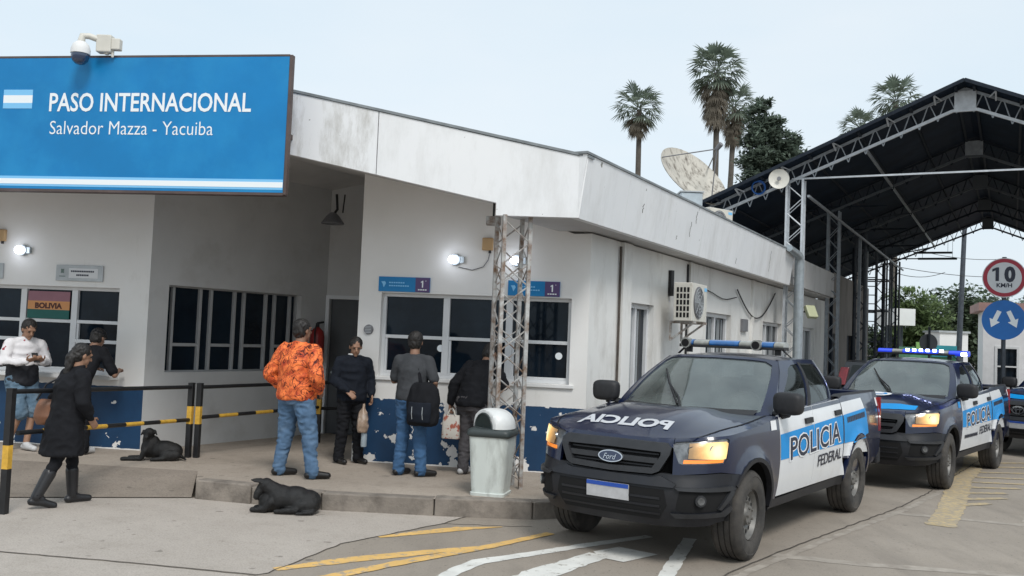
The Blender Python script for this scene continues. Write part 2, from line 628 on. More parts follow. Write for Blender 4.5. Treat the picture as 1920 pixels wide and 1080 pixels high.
def strip(mb, pts, w, z=.004):
    """flat painted band along pts; w a width or one per point"""
    ws = list(w) if isinstance(w, (list, tuple)) else [w] * len(pts)
    if not (isinstance(w, float) and w < .05):
        q, qw = [], []
        for i in range(len(pts) - 1):
            k = max(1, int(math.dist(pts[i], pts[i + 1]) / .07))
            for j in range(k):
                u = j / k
                q.append((pts[i][0] + (pts[i + 1][0] - pts[i][0]) * u, pts[i][1] + (pts[i + 1][1] - pts[i][1]) * u))
                qw.append((ws[i] + (ws[i + 1] - ws[i]) * u) * rk.uniform(.88, 1.10))
        pts, ws = q + [pts[-1]], qw + [ws[-1]]
    pts = [V((p[0], p[1], z)) for p in pts]
    P = []
    for i, p in enumerate(pts):
        d = (pts[min(i + 1, len(pts) - 1)] - pts[max(i - 1, 0)]).normalized()
        n = V((-d.y, d.x, 0)) * ws[i] / 2
        P += [p + n, p - n]
    mb.add(P, [(2 * i, 2 * i + 1, 2 * i + 3, 2 * i + 2) for i in range(len(pts) - 1)])
def wiggle(pts, amp, step=.12, seed=1):
    r = random.Random(seed)
    q = densify([tuple(p) for p in pts], step, False)
    return [(x + r.uniform(-amp, amp), y + r.uniform(-amp, amp)) for x, y in q]

mk = MB()
strip(mk, [(-1.10, 8.47), (-.80, 8.70), (-.40, 8.98), (0.0, 9.14)], [.05, .14, .16, .02])
strip(mk, [(-1.72, 7.22), (-1.20, 7.62), (-.62, 7.98), (-.05, 8.34)], [.10, .17, .15, .03], .004)
strip(mk, [(-1.42, 6.9), (-.80, 7.58), (-.1, 8.28), (.46, 8.93)], [.13, .13, .12, .10], .006)
tag(mk.build('yellow_lane_marking', M['roadyellow']), kind='structure')
mk = MB()
strip(mk, [(-.62, 6.7), (-.34, 7.42), (-.18, 7.72), (.25, 8.06), (.75, 8.48), (1.4, 8.98)], [.13, .14, .15, .13, .12, .1])
strip(mk, [(.02, 6.9), (.28, 7.37), (.85, 8.14)], [.24, .26, .22])
mk.add([(x, y, .006) for x, y in ((.80, 8.24), (1.05, 8.46), (1.36, 8.22), (1.02, 7.89), (.84, 8.03))], [(0, 1, 2, 3, 4)])
strip(mk, [(1.1, 6.9), (1.33, 7.55), (1.78, 8.95)], .13)
tag(mk.build('white_lane_marking', M['roadwhite']), kind='structure')
mk = MB()
strip(mk, [(4.68, 10.1), (5.26, 11.1), (6.8, 14.0), (7.6, 15.3), (11, 22)], .30)
for i, (a, b) in enumerate((((5.62, 11.55), (6.05, 11.75)), ((5.82, 12.0), (6.5, 12.22)), ((6.1, 12.55), (6.75, 12.66)), ((6.42, 13.1), (7.2, 13.15)), ((6.78, 13.65), (7.6, 13.62)), ((7.1, 14.2), (8.0, 14.2)), ((7.45, 14.8), (8.4, 14.9)), ((7.8, 15.5), (8.9, 15.7)), ((8.2, 16.1), (9.3, 16.4)))):
    strip(mk, [a, b], .13, .006)
tag(mk.build('yellow_hatch_marking', M['roadcream']), kind='structure')
mk = MB()
strip(mk, wiggle([(-3.94, 7.42), (-2.82, 7.24), (-1.82, 7.04), (-1.75, 7.1), (-1.38, 8.16), (-.58, 9.19), (-.36, 9.6)], .012), .013, .005)
strip(mk, wiggle([(-14, 8.92), (-3.94, 7.42)], .01, .3), .013, .005)
strip(mk, wiggle([(1.2, 6.5), (1.78, 7.57), (2.42, 8.42), (4.76, 11.27), (5.59, 12.42), (10, 19)], .012), .016, .007)
strip(mk, wiggle([(-.58, 9.19), (.3, 9.2)], .02), .012, .003)
tag(mk.build('road_joint', M['joint']), kind='structure')
mk = MB()
strip(mk, wiggle([(1.34, 6.5), (1.86, 7.53), (2.52, 8.38), (4.84, 11.22), (5.69, 12.38), (10.1, 19)], .015), .08, .003)
strip(mk, wiggle([(2.42, 8.40), (3.2, 8.16), (4.3, 8.02), (7, 7.5)], .015), .16, .0025)
strip(mk, wiggle([(4.46, 10.82), (4.95, 10.64), (5.75, 10.36), (9, 9.3)], .015), .16, .0025)
strip(mk, wiggle([(5.75, 10.36), (6.4, 11.4), (8, 14)], .015), .12, .002)
tag(mk.build('road_mortar_band', M['jointlight']), kind='structure')

# ---------------------------------------------------------------- border office
office = thing('border_office', 'white single-storey border office with peeling blue dado and sloping white roof fascia', 'building', (-1.0, 12.0, 0))
nA = (-.15471, -.98796)
WA = Wall((.97, 11.62), AD, nA)
WL = Wall((-4.75, 12.23), AD, nA)
RD = V((1.76, 2.87, 0)).normalized()
WR = Wall((-4.75, 12.23), RD, (RD.y, -RD.x))
WK = Wall((-2.99, 15.1), AD, nA)
WB = Wall((.97, 11.62), BD, (BD.y, -BD.x))
FA = Wall((.10, 10.25), AD, nA)
FB = Wall((.68, 10.16), BD, (BD.y, -BD.x))

def wall_part(w, s0, s1, holes, m, z1=4.0, zt=None):
    return w.sheet(MB(), s0, s1, 0, z1, holes, zt=zt).build('wall', m, office)
wall_part(WA, -2.98, 0, [(-2.68, -.22, 1.27, 2.345)], M['dado'], 3.16, lambda s: 3.16 if s > -.3 else 4.02)
wall_part(WL, -9, 0, [(-6.2, -.42, 1.12, 2.27)], M['dado2'], 4.3)
M['recess'] = mat('recess_shade_paint', (.53, .53, .525), .7, var=.07, vs=1.2, var2=((.40, .39, .37), 1.4, .55, .85), bump=.12, bs=60)  # white paint darkened: the recess's shade is put into the colour
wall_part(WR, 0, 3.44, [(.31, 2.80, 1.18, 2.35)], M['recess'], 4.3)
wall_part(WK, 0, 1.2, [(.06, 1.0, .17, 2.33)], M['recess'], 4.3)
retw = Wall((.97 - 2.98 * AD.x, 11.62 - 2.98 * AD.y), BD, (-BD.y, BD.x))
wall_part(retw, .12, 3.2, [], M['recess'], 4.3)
sideholes = [(1.38, 2.38, .22, 2.38), (5.05, 6.65, .22, 2.40), (9.2, 11.0, .9, 2.37), (13.3, 15.0, .22, 2.36), (17.6, 18.7, .22, 2.3), (20.6, 21.8, .22, 2.3)]
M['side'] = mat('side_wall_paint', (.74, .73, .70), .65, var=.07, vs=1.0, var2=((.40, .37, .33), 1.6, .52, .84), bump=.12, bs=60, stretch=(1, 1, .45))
wall_part(WB, 0, 16.5, sideholes[:4], M['side'], 3.17)
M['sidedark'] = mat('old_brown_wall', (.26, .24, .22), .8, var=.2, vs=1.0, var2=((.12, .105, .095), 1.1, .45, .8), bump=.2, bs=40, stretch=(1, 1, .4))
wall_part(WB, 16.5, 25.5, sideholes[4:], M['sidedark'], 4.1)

# roof: core, fascia panels, soffit
def roof_z(s): return 3.83 + .213 * (.67 - s) if s > -4.6 else 3.83 + .213 * 5.27 - .213 * (-4.6 - s)
def soff_z(s): return 3.32 + .212 * (-.31 - s) if s > -4.6 else 3.32 + .212 * 4.29 - .212 * (-4.6 - s)
def ext(s, z, d):   # d runs back along the side wall
    return FA(s, z, 0) + BD * d
core = MB()
prof = [(.62, 3.83), (.56, 3.19), (-.29, 3.19), (-.31, soff_z(-.31) + .02), (-4.6, soff_z(-4.6) + .02), (-9, soff_z(-9) + .02), (-9, roof_z(-9) - .02), (-4.6, roof_z(-4.6) - .02)]
core.prism(prof, ext, .10, 11.1)
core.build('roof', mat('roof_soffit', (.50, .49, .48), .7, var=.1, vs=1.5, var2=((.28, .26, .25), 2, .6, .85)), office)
fa = MB()
cuts = [-9, -6.2, -4.6, -3.2, -1.715, -.31, .60]
for a, b in zip(cuts[:-1], cuts[1:]):
    a2, b2 = a + .006, b - .006
    if b == .60:
        fa.prism([(a - .006, 3.18), (.61, 3.17), (.69, roof_z(.67)), (a - .006, roof_z(a))], lambda s, z, d: FA(s, z, -d), 0, .09)
    elif b == -.31:
        fa.prism([(a2, soff_z(a2)), (b - .006, soff_z(b)), (b - .006, roof_z(b)), (a2, roof_z(a2))], lambda s, z, d: FA(s, z, -d), 0, .09)
    else:
        fa.prism([(a2, soff_z(a2)), (b2, soff_z(b2)), (b2, roof_z(b2)), (a2, roof_z(a2))], lambda s, z, d: FA(s, z, -d), 0, .09)
cutb = [0, 1.35, 2.9, 4.5, 6.1, 7.7, 9.4, 11.06]
for a, b in zip(cutb[:-1], cutb[1:]):
    a2 = a + (.003 if a else 0)
    fa.corners([FB(s, z, d) for (z, dd) in ((3.17, 0), (3.87, .095)) for d in (dd - .09, dd) for s in (a2, b - .003)])
fa.build('fascia', M['fascia'], office)
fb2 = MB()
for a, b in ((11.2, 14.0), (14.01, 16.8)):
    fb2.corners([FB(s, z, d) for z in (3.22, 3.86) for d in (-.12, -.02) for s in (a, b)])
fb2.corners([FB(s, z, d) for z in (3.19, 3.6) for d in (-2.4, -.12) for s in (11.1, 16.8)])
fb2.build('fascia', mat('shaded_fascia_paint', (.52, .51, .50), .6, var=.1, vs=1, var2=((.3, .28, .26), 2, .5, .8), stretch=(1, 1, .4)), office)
ck = random.Random(9)
for s_, z0_, z1_ in ((1.9, 3.48, 3.60), (3.35, 3.30, 3.36), (3.9, 3.40, 3.62), (4.1, 3.62, 3.80), (6.6, 3.24, 3.34), (9.0, 3.3, 3.7)):
    cr = MB()
    n = 7
    for i in range(n):
        za, zb = z0_ + (z1_ - z0_) * i / n, z0_ + (z1_ - z0_) * (i + 1) / n
        sa = s_ + ck.uniform(-.02, .02)
        da, db = (za - 3.17) * .136 + .002, (zb - 3.17) * .136 + .002
        cr.add([FB(sa, za, da), FB(sa + .018, za, da), FB(sa + .014, zb, db), FB(sa - .004, zb, db)], [(0, 1, 2, 3)])
    cr.build('crack', M['joint'], office)
cap = MB()
cap.prism([(.70, roof_z(.67) + .004), (-4.6, roof_z(-4.6) + .004), (-9, roof_z(-9)), (-9, roof_z(-9) + .03), (-4.6, roof_z(-4.6) + .035), (.70, roof_z(.67) + .034)], ext, -.015, .14)
cap.corners([FB(s, z, d) for z in (3.873, 3.90) for d in (-.05, .11) for s in (-.02, 11.08)])
cap.build('roof_edge_trim', mat('trim_grey', (.20, .22, .23), .6, var=.3, vs=5), office)

# windows
def window(w, s0, s1, z0, z1, cols, d=-.13, trans=None, fw=.045, low=None, fm=None):
    """frame with mullions between cols; pane per light as a sub-part"""
    f = MB()
    w.box(f, s0, s1, z0, z0 + fw, d - .03, d + .035)
    w.box(f, s0, s1, z1 - fw, z1, d - .03, d + .035)
    xs = [s0] + [c for c in cols] + [s1]
    for c in xs:
        a, b = (c, c + fw) if c == s0 else ((c - fw, c) if c == s1 else (c - fw * .95, c + fw * .95))
        w.box(f, a, b, z0 + fw, z1 - fw, d - .028, d + .037)
    if trans:
        for i in range(len(xs) - 1):
            if low is None or low[i]:
                w.box(f, xs[i] + fw * .95, xs[i + 1] - fw * .95, trans - .022, trans + .022, d - .026, d + .03)
                if low is None:
                    a = xs[i] + fw * .95
                    w.box(f, a, a + .03, z0 + fw, trans - .022, d - .02, d + .02)
                    w.box(f, a + .03, xs[i + 1] - fw * .95, z0 + fw, z0 + fw + .03, d - .02, d + .02)
    o = f.build('window', fm or M['frame'], office, bevel=.004)
    p = MB()
    w.box(p, s0 + .02, s1 - .02, z0 + .02, z1 - .02, d - .022, d - .012)
    p.build('pane', M['glass'], o)
    return o
wA = window(WA, -2.68, -.22, 1.27, 2.345, [-1.835, -1.015], trans=1.785)
sl = MB(); WA.box(sl, -2.74, -.16, 1.225, 1.268, -.12, .035); sl.build('sill', M['white'], wA, bevel=.005)
wL = window(WL, -6.2, -.42, 1.12, 2.27, [-5.4, -4.55, -3.65, -2.75, -1.87, -1.12], trans=1.81)
sl = MB(); WL.box(sl, -6.3, -.36, 1.07, 1.118, -.12, .20); sl.build('sill', M['white'], wL, bevel=.005)
for a, b in ((-1.06, -.46), (-2.6, -1.93)):
    st = MB(); WL.box(st, a, b, 1.53, 1.575, -.10, -.07); st.build('sash', M['frame'], wL)
wR = window(WR, .31, 2.80, 1.18, 2.35, [.47, .93, 1.12, 1.55, 1.73, 2.16, 2.34, 2.66], trans=1.55, low=[0, 1, 0, 1, 0, 1, 0, 1, 0], fw=.021, fm=M['frame2'])
# openings of the side wall
def door_unit(s0, s1, z0, z1, split, blinds=True):
    f = MB()
    for a, b, c, e in ((s0, s0 + .07, z0, z1), (s1 - .07, s1, z0, z1), (s0 + .07, s1 - .07, z1 - .07, z1)):
        WB.box(f, a, b, c, e, -.15, -.08)
    for c in split:
        WB.box(f, c - .035, c + .035, z0, z1 - .07, -.148, -.078)
    o = f.build('door', M['frame'], office, bevel=.004)
    p = MB()
    WB.box(p, s0 + .05, s1 - .05, z0, z1 - .05, -.14, -.13)
    p.build('pane', M['glass'], o)
    if blinds:
        b = MB()
        n = int((s1 - s0 - .2) / .09)
        for i in range(n):
            s = s0 + .1 + i * .09
            if i % 3 != 1:
                WB.box(b, s, s + .055, z0 + .1, z1 - .1, -.128, -.120)
        b.build('blind', mat('blind_fabric', (.30, .32, .33), .8), o)
door_unit(1.38, 2.38, .22, 2.38, [1.85])
door_unit(5.05, 6.65, .22, 2.40, [5.85])
door_unit(9.2, 11.0, .9, 2.37, [9.8, 10.4])
door_unit(13.3, 15.0, .22, 2.36, [14.1])
for a, b in ((17.6, 18.7), (20.6, 21.8)):
    dd = MB(); WB.box(dd, a, b, .17, 2.3, -.18, -.1); dd.build('door', M['darksteel'], office)
# recess door, pilasters, pipes
dk = MB()
WK.box(dk, .06, 1.0, .17, 2.33, -.12, -.07)
dr = dk.build('door', mat('dark_grey_door', (.055, .058, .062), .5, var=.1), office)
hd = MB(); hd.cyl(WK(.14, 1.15, -.07), WK(.14, 1.15, 0), .018); hd.cyl(WK(.14, 1.15, -.005), WK(.24, 1.15, -.005), .012); hd.build('handle', M['zinc'], dr)
jf = MB()
for a, b, c, e in ((0.0, .058, .17, 2.39), (.058, 1.06, 2.332, 2.39)):
    WK.box(jf, a, b, c, e, -.03, .03)
jf.build('door_frame', M['frame'], dr)
pl = MB()
for s, w_, d_ in ((3.95, .14, .05), (8.1, .14, .05), (12.2, .14, .05), (.98, .32, .06)):
    pl = MB(); WB.box(pl, s, s + w_, .1, 3.162, 0, d_); pl.build('pilaster', M['side'], office)
pp = MB()
pp.tube([WB(.93, 3.1, .03), WB(.93, .3, .03)], .017)  # thin dark tube added to stand in for a dark gap in the wall
pp.build('pipe', mat('dark_gap_tube', (.07, .055, .045), .7, var=.4, vs=8), office, smooth=40)
pp = MB()
pp.tube([WB(3.02, 2.95, .03), WB(3.02, 2.56, .03)], .05, 4)
pp.tube([WB(3.9, 3.12, .02), WB(3.9, .3, .02)], .018)
pp.build('pipe', M['dark'], office)
cb = MB()
cb.tube([WB(6.9 + t * 3.2, 2.9 - .55 * sin(pi * t) + .12 * t, .04) for t in [i / 14 for i in range(15)]], .014, 6)
cb.tube([WB(4.3 + t * 2.6, 2.72 + .05 * sin(7 * t), .03) for t in [i / 8 for i in range(9)]], .008, 6)
cb.build('cable', M['rubber'], office)
bx = MB(); WB.box(bx, 7.35, 7.75, 2.12, 2.36, 0, .05); bx.build('meter_box', M['greyplastic'], office)
dn = MB()
q0, q1 = FB(10.2, 3.88, .16), FB(11.18, 3.80, .16)
dn.tube([q0, FB(10.9, 3.84, .16), q1, FB(11.25, 3.68, .16), FB(11.25, .3, .16)], [.07, .085, .095, .10, .10], 10)
dn.build('downspout', M['zinc'], office, smooth=40)
# ---------------------------------------------------------------- patrol pickups
M['navy'] = mat('navy_car_paint', (.0045, .0095, .036), .28, .0, var=.25, vs=2.5, coat=.7, var2=((.016, .021, .042), 2.2, .5, .95), spec=.35)
M['carwhite'] = mat('white_car_wrap', (.70, .71, .72), .35, var=.05, vs=3, var2=((.45, .43, .40), 1.6, .58, .95), coat=.3)
M['wrapblue'] = mat('blue_car_wrap', (.007, .255, .62), .42, var=.08, vs=4, spec=.25)
M['wrapnavy'] = mat('navy_lettering', (.006, .010, .030), .4)
M['wrapwhite'] = mat('white_lettering', (.78, .79, .8), .4)
M['trim'] = mat('bumper_plastic', (.013, .014, .018), .5, var=.3, vs=3, var2=((.024, .023, .023), 4, .5, .9), spec=.4)
M['trimgrey'] = mat('grille_plastic', (.022, .023, .026), .45, var=.25, vs=9)
M['hole'] = mat('dark_cavity', (.003, .003, .0035), .9)
M['tyre'] = mat('tyre_rubber', (.032, .030, .028), .85, var=.3, vs=9, var2=((.085, .075, .065), 5, .42, .75), bump=.3, bs=60)
M['rim'] = mat('steel_rim', (.17, .165, .155), .5, .3, var=.2, vs=12, var2=((.13, .11, .09), 7, .5, .8))
M['chrome'] = mat('chrome', (.62, .64, .67), .15, .9)
M['reflector'] = mat('lamp_reflector', (.16, .165, .17), .18, .5, var=.6, vs=14, coat=.5)
M['hot'] = mat('headlight_bulb', (1, .8, .4), .3, emit=(1.0, .47, .075), es=1.05)
M['hot2'] = mat('headlight_core', (1, .9, .6), .3, emit=(1.0, .80, .34), es=1.5)
M['amber'] = mat('indicator_lens', (.55, .16, .02), .25, emit=(1, .28, .03), es=.55, coat=1)
M['tail'] = mat('tail_lens', (.30, .010, .012), .2, coat=1, var=.3, vs=12)
M['barblue'] = mat('lightbar_blue_lens', (.008, .11, .34), .2, coat=1, var=.3, vs=9)
M['barclear'] = mat('lightbar_clear_lens', (.24, .24, .215), .25, coat=1, var=.3, vs=12)
M['barlit'] = mat('lightbar_lit_blue', (.01, .05, .5), .2, coat=1, emit=(.02, .04, .6), es=.6)
M['led'] = mat('led_lit', (.6, .7, 1), .3, emit=(.55, .62, 1), es=9)
M['plateblue'] = mat('plate_blue', (.015, .07, .36), .4)
M['platewhite'] = mat('plate_white', (.46, .46, .47), .4, var=.12, vs=14)
M['hoodwhite'] = mat('worn_white_lettering', (.50, .51, .53), .5, var=.1, vs=6)
M['emblemblue'] = mat('emblem_blue', (.006, .016, .06), .25, coat=1)
M['seat'] = mat('seat_fabric', (.035, .036, .04), .8)
def glass_material(name, tint, refl, sky_sheen=1.0):
    m = D.materials.new(name)
    m.use_nodes = True
    N, L = nt(m)
    N.remove(N["Principled BSDF"])
    out = N["Material Output"]
    tr = N.new("ShaderNodeBsdfTransparent")
    tr.inputs[0].default_value = tint + (1,)
    gl = N.new("ShaderNodeBsdfGlossy")
    gl.inputs["Roughness"].default_value = .05
    gl.inputs["Color"].default_value = (.9, .95, .95, 1)
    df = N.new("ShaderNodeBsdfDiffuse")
    df.inputs[0].default_value = (.40, .46, .44, 1)  # pale diffuse blotches stand in for the sky reflected in the glass
    fr = N.new("ShaderNodeLayerWeight")
    fr.inputs[0].default_value = refl
    mx = N.new("ShaderNodeMixShader")
    L.new(fr.outputs["Fresnel"], mx.inputs[0])
    L.new(tr.outputs[0], mx.inputs[1])
    L.new(gl.outputs[0], mx.inputs[2])
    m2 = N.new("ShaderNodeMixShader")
    L.new(ramp(N, L, noise_node(N, L, 1.6, 5), .3, .8, (.04 * sky_sheen, .04 * sky_sheen, .04 * sky_sheen, 1), (.30 * sky_sheen, .30 * sky_sheen, .30 * sky_sheen, 1)), m2.inputs[0])
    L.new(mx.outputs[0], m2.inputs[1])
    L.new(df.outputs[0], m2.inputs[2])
    L.new(m2.outputs[0], out.inputs["Surface"])
    return m
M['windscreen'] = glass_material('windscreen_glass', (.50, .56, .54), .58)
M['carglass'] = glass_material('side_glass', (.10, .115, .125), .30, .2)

def catmull(pts, n):
    out = []
    P = [pts[0]] + list(pts) + [pts[-1]]
    for i in range(1, len(P) - 2):
        p0, p1, p2, p3 = [V(p) for p in P[i - 1:i + 3]]
        for k in range(n):
            t = k / n
            out.append(.5 * (2 * p1 + (p2 - p0) * t + (2 * p0 - 5 * p1 + 4 * p2 - p3) * t * t + (3 * p1 - p0 - 3 * p2 + p3) * t ** 3))
    out.append(V(pts[-1]))
    return out
def lerp1(x, tab):
    if x <= tab[0][0]: return tab[0][1]
    for (a, b), (c, d) in zip(tab[:-1], tab[1:]):
        if x <= c:
            u = (x - a) / (c - a)
            return b + (d - b) * u
    return tab[-1][1]
def sstep(a, b, x):
    t = min(1, max(0, (x - a) / (b - a)))
    return t * t * (3 - 2 * t)

PLAN = catmull([(.905, 0, 0), (.900, .25, 0), (.880, .46, 0), (.825, .64, 0), (.72, .775, 0), (.585, .86, 0), (.42, .903, 0), (.2, .92, 0), (-.1, .926, 0), (-.6, .928, 0), (-1.6, .928, 0), (-2.6, .928, 0), (-3.22, .926, 0), (-3.9, .915, 0), (-4.38, .885, 0)], 30)
PT = [0.0]
for a, b in zip(PLAN[:-1], PLAN[1:]):
    PT.append(PT[-1] + (b - a).length)
PXR, PTR = [-p.x for p in PLAN], PT
def t_x(x):
    return float(np.interp(-x, PXR, PTR))
PTn, PXn, PYn = np.array(PT), np.array([p.x for p in PLAN]), np.array([p.y for p in PLAN])
def plan_at(t):
    a = abs(t)
    x, y = float(np.interp(a, PTn, PXn)), float(np.interp(a, PTn, PYn))
    x2, y2 = float(np.interp(a + .02, PTn, PXn)), float(np.interp(a + .02, PTn, PYn))
    x1, y1 = (float(np.interp(a - .02, PTn, PXn)), float(np.interp(a - .02, PTn, PYn))) if a > .02 else (x2, -y2)
    tx, ty = x2 - x1, y2 - y1
    l = math.hypot(tx, ty)
    nx, ny = ty / l, -tx / l
    return x, (y if t >= 0 else -y), nx, (ny if t >= 0 else -ny)
SIDEP = [(.28, .10), (.36, .07), (.45, .045), (.55, .024), (.66, .010), (.8, 0), (.95, .003), (1.06, .010), (1.16, .024), (1.22, .036), (1.28, .055), (1.34, .075)]
FRONTP = [(.28, .13), (.34, .085), (.40, .045), (.48, .012), (.56, 0), (.66, .0), (.70, .012), (.735, .04), (.80, .05), (.9, .062), (.97, .078), (1.02, .105), (1.05, .14), (1.09, .2)]
def fwheel(x, z):
    f = 0
    for xc in (0, -3.22):
        d = math.hypot(x - xc, z - .40)
        f += .030 * math.exp(-((d - .47) / .055) ** 2) if z < .98 else 0
    return f
def S(t, z, off=0.0):
    x, y, nx, ny = plan_at(t)
    w = 1 - sstep(.60, 1.15, abs(t))
    ins = lerp1(z, SIDEP) * (1 - w) + lerp1(z, FRONTP) * w
    o = -ins + off + (fwheel(x, z) if abs(t) > .95 else 0)
    return V((x + nx * o, y + ny * o, z))
def ztop(t):
    x = plan_at(t)[0]
    if x < -.66:
        return lerp1(-x, [(.66, 1.225), (1.6, 1.262), (2.64, 1.30), (2.70, 1.335), (4.4, 1.345)])
    return lerp1(abs(t), [(0, 1.045), (.4, 1.05), (.75, 1.068), (1.05, 1.092), (1.35, 1.115), (1.8, 1.15), (t_x(-.66), 1.205)])

def patch(mb, outer, holes, fn, off=0, rim=.02, step=.05, flip=False):
    P, T = fill2d(outer, holes, step)
    n0 = len(mb.v)
    mb.add([fn(a, b, off) for a, b in P], T)
    if rim:
        cnt = {}
        for t in T:
            for i in range(3):
                e = (t[i], t[(i + 1) % 3])
                k = (min(e), max(e))
                cnt[k] = None if k in cnt else e
        idx = {}
        for e in cnt.values():
            if e:
                for i in e:
                    if i not in idx:
                        idx[i] = len(mb.v) - n0
                        mb.add([fn(P[i][0], P[i][1], off - rim)], [])
        mb.add([], [])
        for e in cnt.values():
            if e:
                mb.f.append((n0 + e[0], n0 + e[1], n0 + idx[e[1]], n0 + idx[e[0]]))
                mb.mi.append(mb.k)
    return mb
def arch(xc, a0, a1, R=.455, n=14):
    return [(t_x(xc + R * cos(a0 + (a1 - a0) * i / n)), .40 + R * sin(a0 + (a1 - a0) * i / n)) for i in range(n + 1)]
def topedge(t0, t1, n, d=0.0):
    return [(t0 + (t1 - t0) * i / n, ztop(t0 + (t1 - t0) * i / n) - d) for i in range(n + 1)]
def mir(poly):
    return [(-a, b) for a, b in poly]
def X(x): return t_x(x)

# cab glasshouse: rows of matching points at the belt and at the roof
GB = [(-.40, 0, 1.185), (-.47, .46, 1.185), (-.68, .785, 1.205), (-.80, .815, 1.215), (-1.66, .855, 1.25), (-2.36, .845, 1.285), (-2.60, .77, 1.31), (-2.65, .5, 1.315), (-2.65, 0, 1.315)]
GR = [(-1.27, 0, 1.735), (-1.30, .38, 1.730), (-1.42, .585, 1.707), (-1.47, .605, 1.707), (-1.85, .640, 1.722), (-2.38, .640, 1.722), (-2.53, .57, 1.705), (-2.57, .36, 1.715), (-2.57, 0, 1.72)]
GBc, GRc = catmull(GB, 12), catmull(GR, 12)
def G(u, v, off=0.0):
    a = abs(u)
    def at(c, a):
        k = min(max(a, 0), 7.999) * 12
        i = int(k)
        return c[i] + (c[i + 1] - c[i]) * (k - i)
    def pt(a, v):
        b, r = at(GBc, a), at(GRc, a)
        p = b + (r - b) * v
        bow = .045 * 4 * v * (1 - v)
        c = V((-1.6, 0, p.z))
        d = (p - c); d.z = 0
        return p + d.normalized() * bow
    p = pt(a, v)
    e = .03
    q1, q0 = pt(min(a + e, 8), v), pt(max(a - e, 0), v)
    dz = pt(a, min(v + .03, 1)) - pt(a, max(v - .03, 0))
    nn = (q1 - q0).cross(dz)
    if a < .03: nn.y = 0
    nn = nn.normalized()
    if nn.dot(p - V((-1.6, 0, 1.2))) < 0: nn = -nn
    p = p + nn * off
    return p if u >= 0 else V((p.x, -p.y, p.z))

def dome(boundary, cowl, crown, feat=None, step=.07):
    """surface stretched over a closed 3D boundary (list of V), blown up by `crown`"""
    b2 = [(p.x, p.y) for p in boundary]
    P, T = fill2d(b2, [], step)
    key = {(round(p.x, 5), round(p.y, 5)): p.z for p in boundary}
    bd = {}
    for t in T:
        for i in range(3):
            e = tuple(sorted((t[i], t[(i + 1) % 3])))
            bd[e] = bd.get(e, 0) + 1
    fixed = {i for e, c in bd.items() if c == 1 for i in e}
    ba = np.array(b2)
    bz = np.array([p.z for p in boundary])
    z = np.zeros(len(P))
    for i in range(len(P)):
        d = (ba[:, 0] - P[i][0]) ** 2 + (ba[:, 1] - P[i][1]) ** 2
        if i in fixed:
            j = np.argsort(d)[:2]
            w = 1 / (d[j] + 1e-9)
            z[i] = (bz[j] * w).sum() / w.sum()
        else:
            w = 1 / (d + 1e-4)
            z[i] = (bz * w).sum() / w.sum()
    nb = [set() for _ in P]
    for t in T:
        for i in range(3):
            nb[t[i]] |= {t[(i + 1) % 3], t[(i + 2) % 3]}
    inn = [i for i in range(len(P)) if i not in fixed and nb[i]]
    nbl = [list(s) for s in nb]
    for it in range(160):
        z2 = z.copy()
        for i in inn:
            z2[i] = z[nbl[i]].mean() + crown * step * step
        z = z2
    if feat:
        for i in inn:
            z[i] += feat(P[i][0], P[i][1])
    tri = [(t, np.array([P[k] for k in t])) for t in T]
    Pn = np.array(P)
    cen = np.array([c.mean(0) for _, c in tri])
    def h(x, y):
        o = np.argsort((cen[:, 0] - x) ** 2 + (cen[:, 1] - y) ** 2)[:8]
        for j in o:
            t, c = tri[j]
            (x0, y0), (x1, y1), (x2, y2) = c
            d = (y1 - y2) * (x0 - x2) + (x2 - x1) * (y0 - y2)
            if abs(d) < 1e-12: continue
            a = ((y1 - y2) * (x - x2) + (x2 - x1) * (y - y2)) / d
            b = ((y2 - y0) * (x - x2) + (x0 - x2) * (y - y2)) / d
            if a >= -.02 and b >= -.02 and a + b <= 1.02:
                return a * z[t[0]] + b * z[t[1]] + (1 - a - b) * z[t[2]]
        j = np.argmin((Pn[:, 0] - x) ** 2 + (Pn[:, 1] - y) ** 2)
        return z[j]
    return [V((p[0], p[1], z[i])) for i, p in enumerate(P)], T, h

TA = t_x(-.66)
hb = [S(t, ztop(t)) for t in np.linspace(-TA, TA, 110)]
cowl = catmull([tuple(hb[-1]), (-.60, .70, 1.205), (-.49, .46, 1.195), (-.42, 0, 1.195), (-.49, -.46, 1.195), (-.60, -.70, 1.205), tuple(hb[0])], 8)[1:-1]
def hood_feat(x, y):
    f = sstep(.85, .4, x) * 1.0
    a = abs(y)
    return f * (.022 * sstep(.52, .40, a) - .010 * sstep(.30, .12, a)) * sstep(-.62, -.3, x)
HOODV, HOODT, HOODZ = dome(hb + cowl, None, .30, hood_feat, .06)
rb = [V(p) for p in GRc] + [V((p.x, -p.y, p.z)) for p in reversed(GRc[1:-1])]
ROOFV, ROOFT, ROOFZ = dome(rb, None, .13, None, .09)

